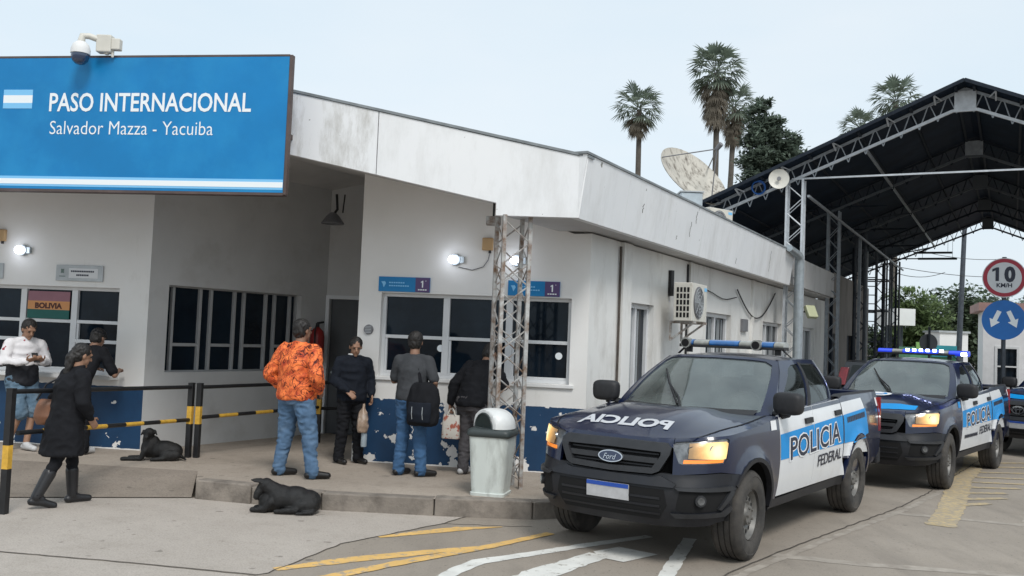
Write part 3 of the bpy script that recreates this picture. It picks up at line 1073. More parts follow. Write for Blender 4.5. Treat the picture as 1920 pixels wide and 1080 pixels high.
def wheel(parent, x, y, steer=0):
    sg = 1 if y > 0 else -1
    Mw = Matrix.Translation((x, y, .385)) @ Matrix.Rotation(steer, 4, 'Z') @ Matrix.Rotation(-sg * pi / 2, 4, 'X')
    prof = [(.215, -.115), (.255, -.125), (.325, -.128), (.362, -.118), (.380, -.095)]
    tread = []
    for a, b in ((-.09, -.058), (-.046, -.008), (.004, .042), (.054, .09)):
        tread += [(.385, a), (.385, b), (.374, b + .001), (.374, b + .010)]
    prof += tread[:-2] + [(.380, .098), (.362, .120), (.335, .130), (.328, .126), (.29, .132), (.255, .127), (.222, .112), (.21, .09)]
    ty = MB().lathe(prof, 40, Mw).build('wheel', M['tyre'], parent, smooth=35, world=False)
    rm = MB()
    rm.lathe([(.213, .108), (.218, .098), (.205, .085), (.195, .03), (.186, .02), (.172, .045), (.160, .062), (.118, .066), (.098, .052), (.088, .066), (.082, .092), (.040, .098), (.0, .098)], 40, Mw)
    for k in range(5):
        a = 2 * pi * k / 5
        c = Mw @ V((.062 * cos(a), .062 * sin(a), .096))
        e = Mw @ V((.062 * cos(a), .062 * sin(a), .112))
        rm.cyl(c, e, .011, n=8)
    r = rm.build('rim', M['rim'], ty, smooth=35, world=False)
    hl = MB()
    for k in range(12):
        a = 2 * pi * k / 12
        ca, sa = cos(a), sin(a)
        P = [Mw @ V((ca * (.140 + .018 * cos(b)) - sa * .019 * sin(b), sa * (.140 + .018 * cos(b)) + ca * .019 * sin(b), .0675)) for b in [2 * pi * i / 10 for i in range(10)]]
        hl.add(P, [tuple(range(10))])
    hl.build('rim_hole', M['hole'], ty, world=False)
    return ty

def glow_material():
    # the lit bulb behind the lens: its light falls off with distance from the bulb
    m = D.materials.new('headlight_lit_lens')
    m.use_nodes = True
    N, L = nt(m)
    p = N["Principled BSDF"]
    p.inputs["Base Color"].default_value = (.20, .15, .09, 1)
    p.inputs["Roughness"].default_value = .15
    tc = N.new("ShaderNodeTexCoord")
    sx = N.new("ShaderNodeSeparateXYZ")
    L.new(tc.outputs["Object"], sx.inputs[0])
    c = S(.97, .972)
    dx = mathn(N, L, 'POWER', mathn(N, L, 'ABSOLUTE', mathn(N, L, 'SUBTRACT', sx.outputs[0], c.x)), 2)
    dy = mathn(N, L, 'POWER', mathn(N, L, 'ABSOLUTE', mathn(N, L, 'SUBTRACT', mathn(N, L, 'ABSOLUTE', sx.outputs[1]), c.y)), 2)
    dz = mathn(N, L, 'POWER', mathn(N, L, 'ABSOLUTE', mathn(N, L, 'SUBTRACT', sx.outputs[2], c.z)), 2)
    r = mathn(N, L, 'SQRT', mathn(N, L, 'ADD', mathn(N, L, 'ADD', dx, dy), dz))
    r = mathn(N, L, 'ADD', r, mathn(N, L, 'MULTIPLY', mathn(N, L, 'SUBTRACT', noise_node(N, L, 22, 2), .5), .05))
    cr = N.new("ShaderNodeValToRGB")
    cr.color_ramp.elements[0].position = .03
    cr.color_ramp.elements[0].color = (1.0, .88, .50, 1)
    cr.color_ramp.elements[1].position = .30
    cr.color_ramp.elements[1].color = (.02, .010, .003, 1)
    for pos, col in ((.07, (1.0, .72, .28, 1)), (.14, (.60, .31, .085, 1)), (.21, (.18, .09, .028, 1))):
        e = cr.color_ramp.elements.new(pos)
        e.color = col
    L.new(r, cr.inputs[0])
    L.new(cr.outputs[0], p.inputs["Emission Color"])
    p.inputs["Emission Strength"].default_value = .95
    return m
M['glow'] = glow_material()

def pickup(name, label, loc, rz, group, hood_text=True, lit_bar=False, emblem='oval', front_lit=True, door_small=False):
    T = thing(name, label, 'police pickup', loc, rz, group)
    def part(mb, n, m, parent=T, smooth=40, bevel=0):
        return mb.build(n, m, parent, smooth=smooth, world=False, bevel=bevel)
    L2 = (1, -1)
    f = lambda poly, s: poly if s > 0 else mir(poly)
    # fenders, doors, bed sides
    HL = [(.545, 1.0), (.575, 1.028), (.80, 1.046), (1.09, 1.073), (1.115, 1.06), (1.075, .905), (1.04, .872), (.66, .852), (.615, .862)]
    for s in L2:
        out = [(.562, .765)] + topedge(.562, X(-.652), 22, .0) + [(X(-.652), .45), (X(-.47), .45)] + arch(0, pi - .1, .93, .455)[0:] + [(1.0, .80), (.78, .785)]
        b = MB()
        patch(b, f(out, s), [f([(a, c) for a, c in HL], s)], S, 0, .03, .05)
        part(b, 'fender', M['navy'])
        d1 = [(X(-.660), .47)] + topedge(X(-.660), X(-1.648), 8, .002) + [(X(-1.648), .47)]
        d2 = [(X(-1.656), .47)] + topedge(X(-1.656), X(-2.645), 8, .002) + [(X(-2.645), .62)] + arch(-3.22, .52, .16, .475, 4) + [(X(-2.79), .47)]
        d2 = [(X(-1.656), .47)] + topedge(X(-1.656), X(-2.645), 8, .002) + [(X(-2.645), .66), (X(-2.71), .56), (X(-2.74), .47)]
        zs = lambda x: 1.038 + .0455 * (-x - .66)     # top of the blue band
        zb = lambda x: .805 + .009 * (-x - .66)       # its lower edge
        def band(x0, x1, lo, hi, n=6):
            xs = [x0 + (x1 - x0) * i / n for i in range(n + 1)]
            return [(X(x), lo(x)) for x in xs] + [(X(x), hi(x)) for x in reversed(xs)]
        for d, xa, xb in ((d1, -.664, -1.645), (d2, -1.66, -2.641)):
            b = MB()
            patch(b, f(d, s), [], S, 0, .03, .06)
            dr = part(b, 'door', M['carwhite'])
            b = MB()
            patch(b, f(band(xa, xb, zb, zs), s), [], S, .0025, 0, .06)
            part(b, 'blue_band', M['wrapblue'], dr)
            b = MB()
            patch(b, f(band(xa, xb, lambda x: 1.195 + .032 * (-x - .66), lambda x: ztop(X(x)) - .001), s), [], S, .0025, 0, .06)
            part(b, 'belt_band', M['navy'], dr)
            h = MB()
            hx = xb + .16
            hz = 1.10 + .035 * (-hx - .66)
            patch(h, f([(X(hx + .11), hz - .028), (X(hx - .11), hz - .022), (X(hx - .11), hz + .03), (X(hx + .11), hz + .024)], s), [], S, .022, .02, .05)
            part(h, 'handle', M['rubber'], dr)
        bedp = [(X(-2.655), .66)] + topedge(X(-2.655), X(-4.38), 12, 0) + [(X(-4.38), .60), (X(-4.1), .50), (X(-3.69), .46)] + arch(-3.22, .1, pi - .45, .455)
        b = MB()
        patch(b, f(bedp, s), [], S, 0, .03, .06)
        bd = part(b, 'bed_side', M['navy'])
        wa = [(X(-2.66), .68), (X(-2.66), 1.262)] + [(X(x), 1.20 + .032 * (-x - .66)) for x in (-3.0, -3.3, -3.5)] + [(X(-3.56), 1.17), (X(-3.60), 1.05), (X(-3.66), .87)] + arch(-3.22, .9, pi - .55, .50)
        b = MB()
        patch(b, f(wa, s), [], S, .0025, 0, .06)
        part(b, 'white_wrap', M['carwhite'], bd)
        b = MB()
        bl = [(X(x), zs(x)) for x in (-2.66, -3.0, -3.4, -3.575)] + [(X(-3.62), .99), (X(-3.655), .875)] + [p for p in arch(-3.22, .95, pi - 1.05, .502)] + [(X(-2.9), zb(-2.9)), (X(-2.66), zb(-2.66))]
        patch(b, f(bl, s), [], S, .010, 0, .05)
        part(b, 'blue_band', M['wrapblue'], bd)
        # lettering along the doors (reads left to right on both sides)
        def side_fn(x0, z0, sl, off):
            return lambda u, v: S(s * X(x0 - s * u), z0 + sl * (-s * -u) * 1.0 + v if s > 0 else z0 - sl * u + v, off)
        sl = .046
        for bold, m, off, n in ((.055, 'wrapwhite', .0065, 'lettering_outline'), (.012, 'wrapnavy', .008, 'lettering')):
            b = MB()
            vs, fs = text_mesh('POLICIA', h=.205, bold=bold)
            cw = 1.60 if bold < .05 else 1.66
            w0 = max(v.x for v in vs) * 2
            k = cw / w0
            b.add([S(s * X(-1.72 - s * v.x * k), .925 + sl * (s * v.x * k) + v.y, off) for v in vs], fs)
            part(b, n, M[m], T, None)
        b = MB()
        vs, fs = text_mesh('FEDERAL', h=.115, bold=.012)
        k = .80 / (max(v.x for v in vs) * 2)
        b.add([S(s * X(-2.18 - s * v.x * k), .715 + .03 * s * v.x * k + v.y, .006) for v in vs], fs)
        part(b, 'lettering', M['wrapnavy'], T, None)
        b = MB()
        rr = random.Random(5)
        x = -2.78
        while x > -3.52:      # small print, too small to read in the photograph
            w = rr.uniform(.03, .055)
            patch(b, f(band(x, x - w, lambda q: zs(q) - .095, lambda q: zs(q) - .035, 1), s), [], S, .0135, 0, .2)
            x -= w + .016
        if door_small:
            x = -.82
            while x > -1.62:
                w = rr.uniform(.03, .06)
                patch(b, f(band(x, x - w, lambda q: .64, lambda q: .69, 1), s), [], S, .006, 0, .2)
                x -= w + .018
        part(b, 'small_print', M['wrapnavy'], T, None)
        b = MB()
        patch(b, f(band(-.43, -.57, lambda q: 1.09, lambda q: 1.175, 1), s), [], S, .004, 0, .2)
        part(b, 'sticker', M['wrapwhite'] if hood_text else M['wrapblue'], T, None)
        b = MB()
        patch(b, f(band(-4.18, -4.30, lambda q: 1.17, lambda q: 1.27, 1), s), [], S, .004, 0, .2)
        part(b, 'sticker', M['wrapwhite'], T, None)
        # sill, tail lamp, black arch lip
        b = MB()
        patch(b, f([(X(-.47), .36), (X(-2.76), .36), (X(-2.74), .462), (X(-.47), .442)], s), [], S, -.01, .08, .1)
        part(b, 'sill', M['trim'])
        b = MB()
        patch(b, f([(X(-4.27), .86), (X(-4.27), 1.27), (X(-4.375), 1.27), (X(-4.375), .86)], s), [], S, .006, .02, .08)
        b.box((-4.395, s * .83, 1.065), (.02, .10, .41))
        part(b, 'tail_light', M['tail'])
        for xc in (0, -3.22):
            b = MB()
            a0, a1 = (.62, pi - .02) if xc == 0 else (.06, pi - .02)
            ring = arch(xc, a0, a1, .485) + list(reversed(arch(xc, a0, a1, .448)))
            patch(b, f(ring, s), [], S, .010, .05, .06)
            part(b, 'wheel_arch', M['trim'] if xc == 0 else M['navy'])
        # headlight
        b = MB()
        patch(b, f(HL, s), [], S, -.012, .02, .04)
        hl = part(b, 'headlight', M['reflector'])
        for tc, zc, r_ in ((.745, .965, .042), (.95, .968, .058)):
            b = MB()
            c0, c1 = S(s * tc, zc, -.03), S(s * tc, zc, -.008)
            b.cyl(c0, c1, r_, r_ * .9, 20)
            part(b, 'reflector', M['chrome'] if tc > .9 else M['reflector'], hl, 30)
        if front_lit:
            b = MB()
            patch(b, f([(.70, .905), (.72, 1.025), (1.07, 1.05), (1.09, 1.035), (1.055, .912), (1.02, .905)], s), [], S, .006, .004, .025)
            part(b, 'lit_lens', M['glow'], hl)
        b = MB()
        patch(b, f([(.655, .862), (.66, .892), (.98, .902), (1.04, .905), (1.03, .880)], s), [], S, -.003, .008, .03)
        part(b, 'indicator', M['amber'], hl)
        # fog lamp recess
        b = MB()
        patch(b, f([(.60, .50), (.63, .655), (.70, .672), (1.10, .66), (1.135, .64), (1.06, .55), (1.0, .485), (.66, .475)], s), [], S, .004, .01, .05)
        fg = part(b, 'fog_lamp_recess', M['hole'])
        c, e = S(s * .80, .575, 0), S(s * .80, .575, .028)
        MB().cyl(c, e, .047, n=20).build('bezel', M['trimgrey'], fg, world=False, smooth=30)
        MB().cyl(e, S(s * .80, .575, .034), .031, n=20).build('fog_lamp', M['reflector'], fg, world=False, smooth=30)
        for poly in ([(.56, .462), (1.02, .472), (1.10, .53), (1.14, .50), (1.06, .435), (.60, .425)], [(.59, .675), (1.12, .685), (1.15, .665), (1.11, .645), (.62, .652)], [(.985, .50), (1.02, .49), (1.10, .58), (1.14, .64), (1.11, .655)]):
            b = MB()
            patch(b, f(poly, s), [], S, .028, .04, .05)
            part(b, 'bumper_lip', M['trimgrey'], T, 30)
        # mirror
        b = MB()
        Mm = Matrix.Rotation(-s * .12, 3, 'Z')
        c = V((-.72, s * .97, 1.325))
        P, F = [], []
        for j in range(13):
            th = pi * j / 12
            for i in range(20):
                a = 2 * pi * i / 20
                se = lambda w, p: (abs(w) ** p) * (1 if w >= 0 else -1)
                q = V((.08 * se(sin(th), .5) * se(cos(a), .5), .140 * se(sin(th), .5) * se(sin(a), .55), .105 * se(cos(th), .55)))
                q.y *= 1 + .25 * q.z
                P.append(c + Mm @ q)
        for j in range(12):
            for i in range(20):
                F.append((j * 20 + i, j * 20 + (i + 1) % 20, (j + 1) * 20 + (i + 1) % 20, (j + 1) * 20 + i))
        b.add(P, F)
        b.tube([(-.74, s * .96, 1.24), (-.75, s * .90, 1.215), (-.76, s * .82, 1.215)], [.045, .04, .035], 8)
        part(b, 'mirror', M['rubber'])
        # side glass
        w1 = [(3.06, .05), (3.2, .42), (3.42, .84), (3.6, .90), (3.955, .92), (3.935, .05)]
        w2 = [(4.07, .05), (4.09, .92), (4.78, .90), (4.95, .80), (5.14, .30), (5.10, .07)]
        for w in (w1, w2):
            b = MB()
            patch(b, f(w, s), [], G, -.012, 0, .25)
            part(b, 'side_window', M['carglass'], T, 30)
    w1 = [(3.06, .05), (3.2, .42), (3.42, .84), (3.6, .90), (3.955, .92), (3.935, .05)]
    w2 = [(4.07, .05), (4.09, .92), (4.78, .90), (4.95, .80), (5.14, .30), (5.10, .07)]
    ws = [(0, .03), (-1.45, .03), (-1.74, .06), (-1.78, .90), (-1.5, .955), (0, .965), (1.5, .955), (1.78, .90), (1.74, .06), (1.45, .03)]
    b = MB()
    for s in L2:
        o = [(0, 0)] + [(a, 0) for a in (.6, 1.2, 1.8, 2.4, 3, 4, 5, 5.6, 6.2)] + [(6.2, 1), (5, 1), (4, 1), (3, 1), (2, 1), (1, 1), (0, 1)]
        half = [(max(0, p), q) for p, q in ws if p >= 0]
        o2 = [(0, 0), (.6, 0), (1.2, 0), (1.8, 0), (2.4, 0), (3, 0), (4, 0), (5, 0), (5.6, 0), (6.2, 0), (6.2, 1), (5, 1), (4, 1), (3, 1), (2, 1), (1, 1), (0, 1), (0, .965), (1.5, .955), (1.78, .90), (1.74, .06), (1.45, .03), (0, .03)]
        patch(b, f(o2, s), [f(w1, s), f(w2, s)], G, 0, .022, .16)
    part(b, 'cab', M['navy'], T, 35)
    b = MB()
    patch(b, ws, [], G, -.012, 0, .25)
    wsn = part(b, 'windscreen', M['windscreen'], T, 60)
    b = MB()
    patch(b, [(6.2, 0), (8, 0), (8, 1), (6.2, 1)], [[(6.5, .12), (7.95, .12), (7.95, .85), (6.5, .85)]], G, 0, .02, .2)
    patch(b, [(-6.2, 0), (-8, 0), (-8, 1), (-6.2, 1)], [[(-6.5, .12), (-7.95, .12), (-7.95, .85), (-6.5, .85)]], G, 0, .02, .2)
    part(b, 'cab_rear', M['navy'])
    b = MB()
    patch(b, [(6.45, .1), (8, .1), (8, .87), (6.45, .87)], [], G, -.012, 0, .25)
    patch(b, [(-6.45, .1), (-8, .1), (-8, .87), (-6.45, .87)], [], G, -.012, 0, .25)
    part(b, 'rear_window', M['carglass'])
    for s in L2:   # black B pillars
        b = MB()
        patch(b, f([(3.955, .03), (3.975, .94), (4.085, .94), (4.06, .03)], s), [], G, .004, .004, .2)
        part(b, 'door_pillar', M['rubber'])
    # roof and hood skins
    MB().add(ROOFV, ROOFT).build('roof', M['navy'], T, smooth=50, world=False)
    hd = MB().add(HOODV, HOODT).build('hood', M['navy'], T, smooth=35, world=False)
    sm = MB()
    for s in L2:
        cl = catmull([(.80, s * .50, 0), (.66, s * .68, 0), (.40, s * .775, 0), (0, s * .815, 0), (-.60, s * .80, 0)], 8)
        P = []
        for i, p in enumerate(cl):
            d = (cl[min(i + 1, len(cl) - 1)] - cl[max(i - 1, 0)]).normalized()
            n = V((-d.y, d.x, 0)) * .006
            for q in (p + n, p - n):
                P.append(V((q.x, q.y, HOODZ(q.x, q.y) + .004)))
        sm.add(P, [(2 * i, 2 * i + 1, 2 * i + 3, 2 * i + 2) for i in range(len(cl) - 1)])
    sm.build('hood_seam', M['hole'], hd, world=False)
    if hood_text:
        vs, fs = text_mesh('POLICIA', h=.125, bold=.04)
        k = .90 / (max(v.x for v in vs) * 2)
        b = MB()
        b.add([(lambda x, y: V((x, y, HOODZ(x, y) + .007)))(.56 - v.y, -.05 - v.x * k) for v in vs], fs)
        part(b, 'hood_lettering', M['hoodwhite'], hd, None)
    else:
        for (rx, ry, m, dz, n) in ((.13, .21, 'wrapwhite', .007, 'hood_emblem'), (.085, .15, 'wrapblue', .010, 'hood_emblem'), (.06, .11, 'wrapwhite', .013, 'hood_emblem')):
            b = MB()
            P = [(.20 + rx * cos(2 * pi * i / 28), -.02 + ry * sin(2 * pi * i / 28)) for i in range(28)]
            b.add([V((x, y, HOODZ(x, y) + dz)) for x, y in P], [tuple(range(28))])
            part(b, n, M[m], hd, None)
        b = MB()
        ys = np.linspace(-.62, .62, 24)
        xf = lambda y: .74 - .25 * y * y
        P = []
        for y in ys:
            for q in (xf(y) - .14, xf(y)):
                P.append(V((q, y, HOODZ(q, y) + .005)))
        b.add(P, [(2 * i, 2 * i + 1, 2 * i + 3, 2 * i + 2) for i in range(23)])
        part(b, 'hood_stripe', M['wrapblue'], hd)
    b = MB()
    P = []
    for y in np.linspace(-.70, .70, 21):
        xc = -.425 - .33 * abs(y) ** 2.2
        P += [V((xc + .03, y, 1.207)), V((xc - .09, y, 1.215 + .03))]
    b.add(P, [(2 * i, 2 * i + 1, 2 * i + 3, 2 * i + 2) for i in range(20)])
    part(b, 'cowl', M['rubber'])
    b = MB()
    def wpt(u, v): return G(u, v, .022)
    b.tube([wpt(.15, .0) + V((.03, 0, .0)), wpt(-.2, .22), wpt(-.62, .45)], [.012, .010, .008], 6)
    b.tube([wpt(-.12, .10), wpt(-.62, .45), wpt(-.95, .68)], [.012, .012, .010], 5)
    b.tube([(-.40, -.25, 1.222), (-.39, .15, 1.222)], .010, 6)
    part(b, 'wiper', M['rubber'], wsn)
    # nose, grille, bumper
    b = MB()
    patch(b, [(-.556, .985), (-.556, ztop(.55)), (-.3, ztop(.3)), (0, ztop(0)), (.3, ztop(.3)), (.556, ztop(.55)), (.556, .985)], [], S, 0, .03, .05)
    part(b, 'nose_panel', M['navy'])
    b = MB()
    ob = [(-.545, .985), (-.50, 1.018), (0, 1.022), (.50, 1.018), (.545, .985), (.535, .93), (.45, .79), (.39, .765), (0, .755), (-.39, .765), (-.45, .79), (-.535, .93)]
    ib = [(-.455, .945), (0, .952), (.455, .945), (.455, .915), (.385, .812), (0, .80), (-.385, .812), (-.455, .915)]
    patch(b, ob, [ib], S, .028, .06, .05)
    gr = part(b, 'grille', M['trimgrey'], T, 30)
    b = MB(); patch(b, ob, [], S, -.03, .01, .08); part(b, 'grille_back', M['hole'], gr)
    b = MB()
    patch(b, [(-.42, .848), (.42, .848), (.43, .892), (-.43, .892)], [], S, .016, .04, .08)
    part(b, 'grille_bar', M['trimgrey'], gr, 30)
    for z0, z1 in ((.818, .830), (.915, .927)):
        b = MB()
        patch(b, [(-.43, z0), (.43, z0), (.43, z1), (-.43, z1)], [], S, -.006, .02, .08)
        part(b, 'grille_bar', M['trim'], gr, 30)
    def oval(rx, rz, off, m, n, zc=.872, rim=.01):
        b = MB()
        patch(b, [(rx * cos(2 * pi * i / 32), zc + rz * sin(2 * pi * i / 32)) for i in range(32)], [], S, off, rim, .05)
        return part(b, n, M[m], gr, 30)
    if emblem == 'oval':
        oval(.118, .050, .040, 'chrome', 'emblem', rim=.03)
        oval(.106, .042, .043, 'emblemblue', 'emblem_field', rim=.004)
        b = MB()
        text_on(b, 'Ford', lambda u, v: S(u, .870 + v, .049), w=.125, h=.046, bold=.0, shear=.35)
        part(b, 'emblem_script', M['chrome'], gr, None)
    else:
        def ringp(rx, rz, zc, w):
            o = [(rx * cos(2 * pi * i / 32), zc + rz * sin(2 * pi * i / 32)) for i in range(32)]
            n = [((rx - w) * cos(2 * pi * i / 32), zc + (rz - w) * sin(2 * pi * i / 32)) for i in range(32)]
            b2 = MB()
            patch(b2, o, [n], S, .045, .03, .03)
            part(b2, 'emblem', M['chrome'], gr, 30)
        ringp(.115, .078, .86, .016)
        ringp(.045, .070, .862, .012)
        ringp(.085, .030, .892, .012)
    bo = [(X(.455) * k, z) for k, z in ((-1, .40),)]
    tE = arch(0, .0, .93, .455, 8)
    bo = [(0, .335)] + [(.5, .34), (.95, .36), (X(.47), .40)] + [p for p in tE] + [(1.0, .792), (.78, .778), (.60, .770), (.56, .772), (.46, .775), (.39, .752)]
    full = bo + [(0, .742)] + [(-a, b) for a, b in reversed(bo[1:])]
    b = MB()
    patch(b, full, [], S, 0, .05, .05)
    part(b, 'front_bumper', M['trim'], T, 35)
    b = MB()
    patch(b, [(-.46, .40), (.46, .40), (.53, .52), (.50, .648), (-.50, .648), (-.53, .52)], [], S, .004, .005, .08)
    part(b, 'air_intake', M['hole'])
    b = MB()
    for z0 in (.435, .50, .565):
        patch(b, [(-.47, z0), (.47, z0), (.47, z0 + .018), (-.47, z0 + .018)], [], S, .009, .01, .1)
    part(b, 'intake_bar', M['trim'])
    b = MB()
    patch(b, [(-.58, .672), (.58, .672), (.60, .70), (.46, .755), (.39, .738), (-.39, .738), (-.46, .755), (-.60, .70)], [], S, .022, .03, .06)
    part(b, 'bumper_step', M['trim'], T, 30)
    pc = .0 if hood_text else .0
    b = MB()
    patch(b, [(pc - .20, .525), (pc + .20, .525), (pc + .20, .657), (pc - .20, .657)], [], S, .018, .014, .1)
    pl = part(b, 'licence_plate', M['platewhite'])
    b = MB()
    patch(b, [(pc - .20, .622), (pc + .20, .622), (pc + .20, .656), (pc - .20, .656)], [], S, .0205, 0, .1)
    part(b, 'plate_band', M['plateblue'], pl)
    # load bed
    b = MB()
    for s in L2:
        P = []
        for x in np.linspace(-2.66, -4.38, 14):
            o = S(s * X(x), ztop(X(x)))
            P += [o + V((0, s * .004, -.004)), o + V((0, -s * .02, .014)), V((o.x, s * .765, o.z + .012)), V((o.x, s * .755, o.z - .05))]
        b.add(P, [(4 * i + j, 4 * i + j + 1, 4 * i + j + 5, 4 * i + j + 4) for i in range(13) for j in range(3)])
    part(b, 'bed_rail', M['rubber'])
    b = MB()
    for s in L2:
        b.box((-3.51, s * .78, 1.0), (1.70, .05, .64))
    b.box((-2.685, 0, 1.0), (.04, 1.6, .62))
    b.box((-3.51, 0, .72), (1.70, 1.5, .06))
    part(b, 'bed_liner', M['trim'])
    b = MB()
    b.box((-4.365, 0, .985), (.06, 1.62, .70))
    part(b, 'tailgate', M['navy'], bevel=.012)
    b = MB()
    b.box((-4.46, 0, .54), (.16, 1.70, .20))
    part(b, 'rear_bumper', M['trim'], bevel=.02)
    # underbody, cabin
    b = MB()
    b.box((-1.9, 0, .52), (4.9, 1.16, .36))
    b.box((-.02, 0, .72), (1.42, 1.14, .46))
    b.box((-1.62, 0, .78), (1.96, 1.62, .62))
    b.cyl((0, -.7, .385), (0, .7, .385), .05)
    b.cyl((-3.22, -.7, .385), (-3.22, .7, .385), .07)
    b.box((-3.2, 0, .36), (.3, .3, .28))
    part(b, 'underbody', M['hole'])
    for s in L2:
        for xc in (0, -3.22):
            b = MB()
            P = []
            for i in range(17):
                an = -.05 + (pi + .1) * i / 16
                for y in (.56, .90):
                    P.append(V((xc + .47 * cos(an), s * y, .42 + .47 * sin(an))))
            b.add(P, [(2 * i, 2 * i + 1, 2 * i + 3, 2 * i + 2) for i in range(16)])
            b.add([P[2 * i] for i in range(17)], [tuple(range(17))])
            part(b, 'wheel_housing', M['hole'])
        for x, w, z, h in ((.42, .4, .62, .3), (-.54, .34, .66, .5), (-2.72, .34, .66, .5), (-3.80, .34, .62, .45)):
            b = MB(); b.box((x, s * .70, z), (.04, w, h)); part(b, 'splash_guard', M['hole'])
    b = MB()
    P = []
    b.box((-.86, 0, 1.12), (.50, 1.44, .16))
    b.box((-1.02, 0, 1.18), (.20, 1.40, .10))
    part(b, 'dashboard', M['seat'], bevel=.03)
    for y in (-.38, .38):
        b = MB()
        b.box((-1.62, y, 1.26), (.13, .50, .56), Matrix.Rotation(-.2, 3, 'Y'))
        b.box((-1.70, y, 1.585), (.09, .26, .17))
        part(b, 'seat', M['seat'], bevel=.04)
    b = MB()
    b.box((-2.42, 0, 1.25), (.12, 1.36, .46), Matrix.Rotation(-.2, 3, 'Y'))
    part(b, 'rear_seat', M['seat'], bevel=.04)
    b = MB()
    ring = [V((-1.10, .38, 1.22)) + Matrix.Rotation(-.45, 3, 'Y') @ V((0, .18 * cos(2 * pi * i / 24), .18 * sin(2 * pi * i / 24))) for i in range(25)]
    b.tube(ring, .016, 6)
    b.bar(ring[0], ring[12], .03)
    part(b, 'steering_wheel', M['rubber'])
    for x in (0, -3.22):
        for s in L2:
            wheel(T, x, s * .80, radians(3) if x == 0 else 0)
    # light bar
    lb = MB()
    lb.box((-1.72, 0, 1.828), (.16, 1.18, .035))
    for y in (-.5, .5):
        lb.box((-1.72, y, 1.80), (.05, .06, .09))
        lb.bar((-1.72, y * 1.08, 1.82), (-1.74, y * 1.28, 1.735), .04, .012)
    lbo = part(lb, 'light_bar', M['dark'], bevel=.01)
    segs = [(-.56, -.42, 'barblue'), (-.42, -.24, 'barclear'), (-.24, .10, 'barblue'), (.10, .26, 'barclear'), (.26, .48, 'barblue'), (.48, .59, 'barclear')]
    if lit_bar:
        segs = [(-.56, -.34, 'barlit'), (-.34, -.18, 'barclear'), (-.18, .35, 'barlit'), (.35, .50, 'barclear'), (.50, .78, 'barlit')]
    for a, c, m in segs:
        b = MB()
        P = []
        for y in (a + .004, c - .004):
            for i in range(14):
                an = 2 * pi * i / 14
                P.append(V((-1.72 + .088 * cos(an), y, 1.855 + .044 * sin(an))))
        b.add(P, [(i, (i + 1) % 14, 14 + (i + 1) % 14, 14 + i) for i in range(14)] + [tuple(range(14)), tuple(range(27, 13, -1))])
        part(b, 'lens', M[m], lbo, 50)
    if lit_bar:
        b = MB()
        for y in np.linspace(-.10, .40, 6):
            b.box((-1.625, y, 1.885), (.012, .05, .04))
        b.box((-1.64, .72, 1.845), (.03, .08, .05))
        part(b, 'led', M['led'], lbo)
    else:
        for y in (-.50, .30):
            b = MB()
            b.cyl((-1.70, y, 1.855), (-1.60, y, 1.855), .056, n=20)
            h = part(b, 'horn', M['barclear'], lbo, 40)
            b = MB(); b.cyl((-1.605, y, 1.855), (-1.592, y, 1.855), .042, n=20); part(b, 'horn_mouth', M['hole'], h)
    return T
GP = 'police pickups in convoy'
pickup('police_pickup', 'front police pickup of the convoy, POLICIA mirrored on its hood', (1.403, 8.684, 0), radians(-125.6), GP)
pickup('police_pickup', 'second police pickup, round white emblem on hood and blue roof lights lit', (5.36, 13.42, 0), radians(-128.0), GP, hood_text=False, lit_bar=True, emblem='oval', door_small=True)
pickup('police_pickup', 'police pickup cut off by the photo edge, ringed chrome emblem on its grille', (10.14, 17.8, 0), radians(-145), GP, hood_text=False, emblem='rings', front_lit=False)

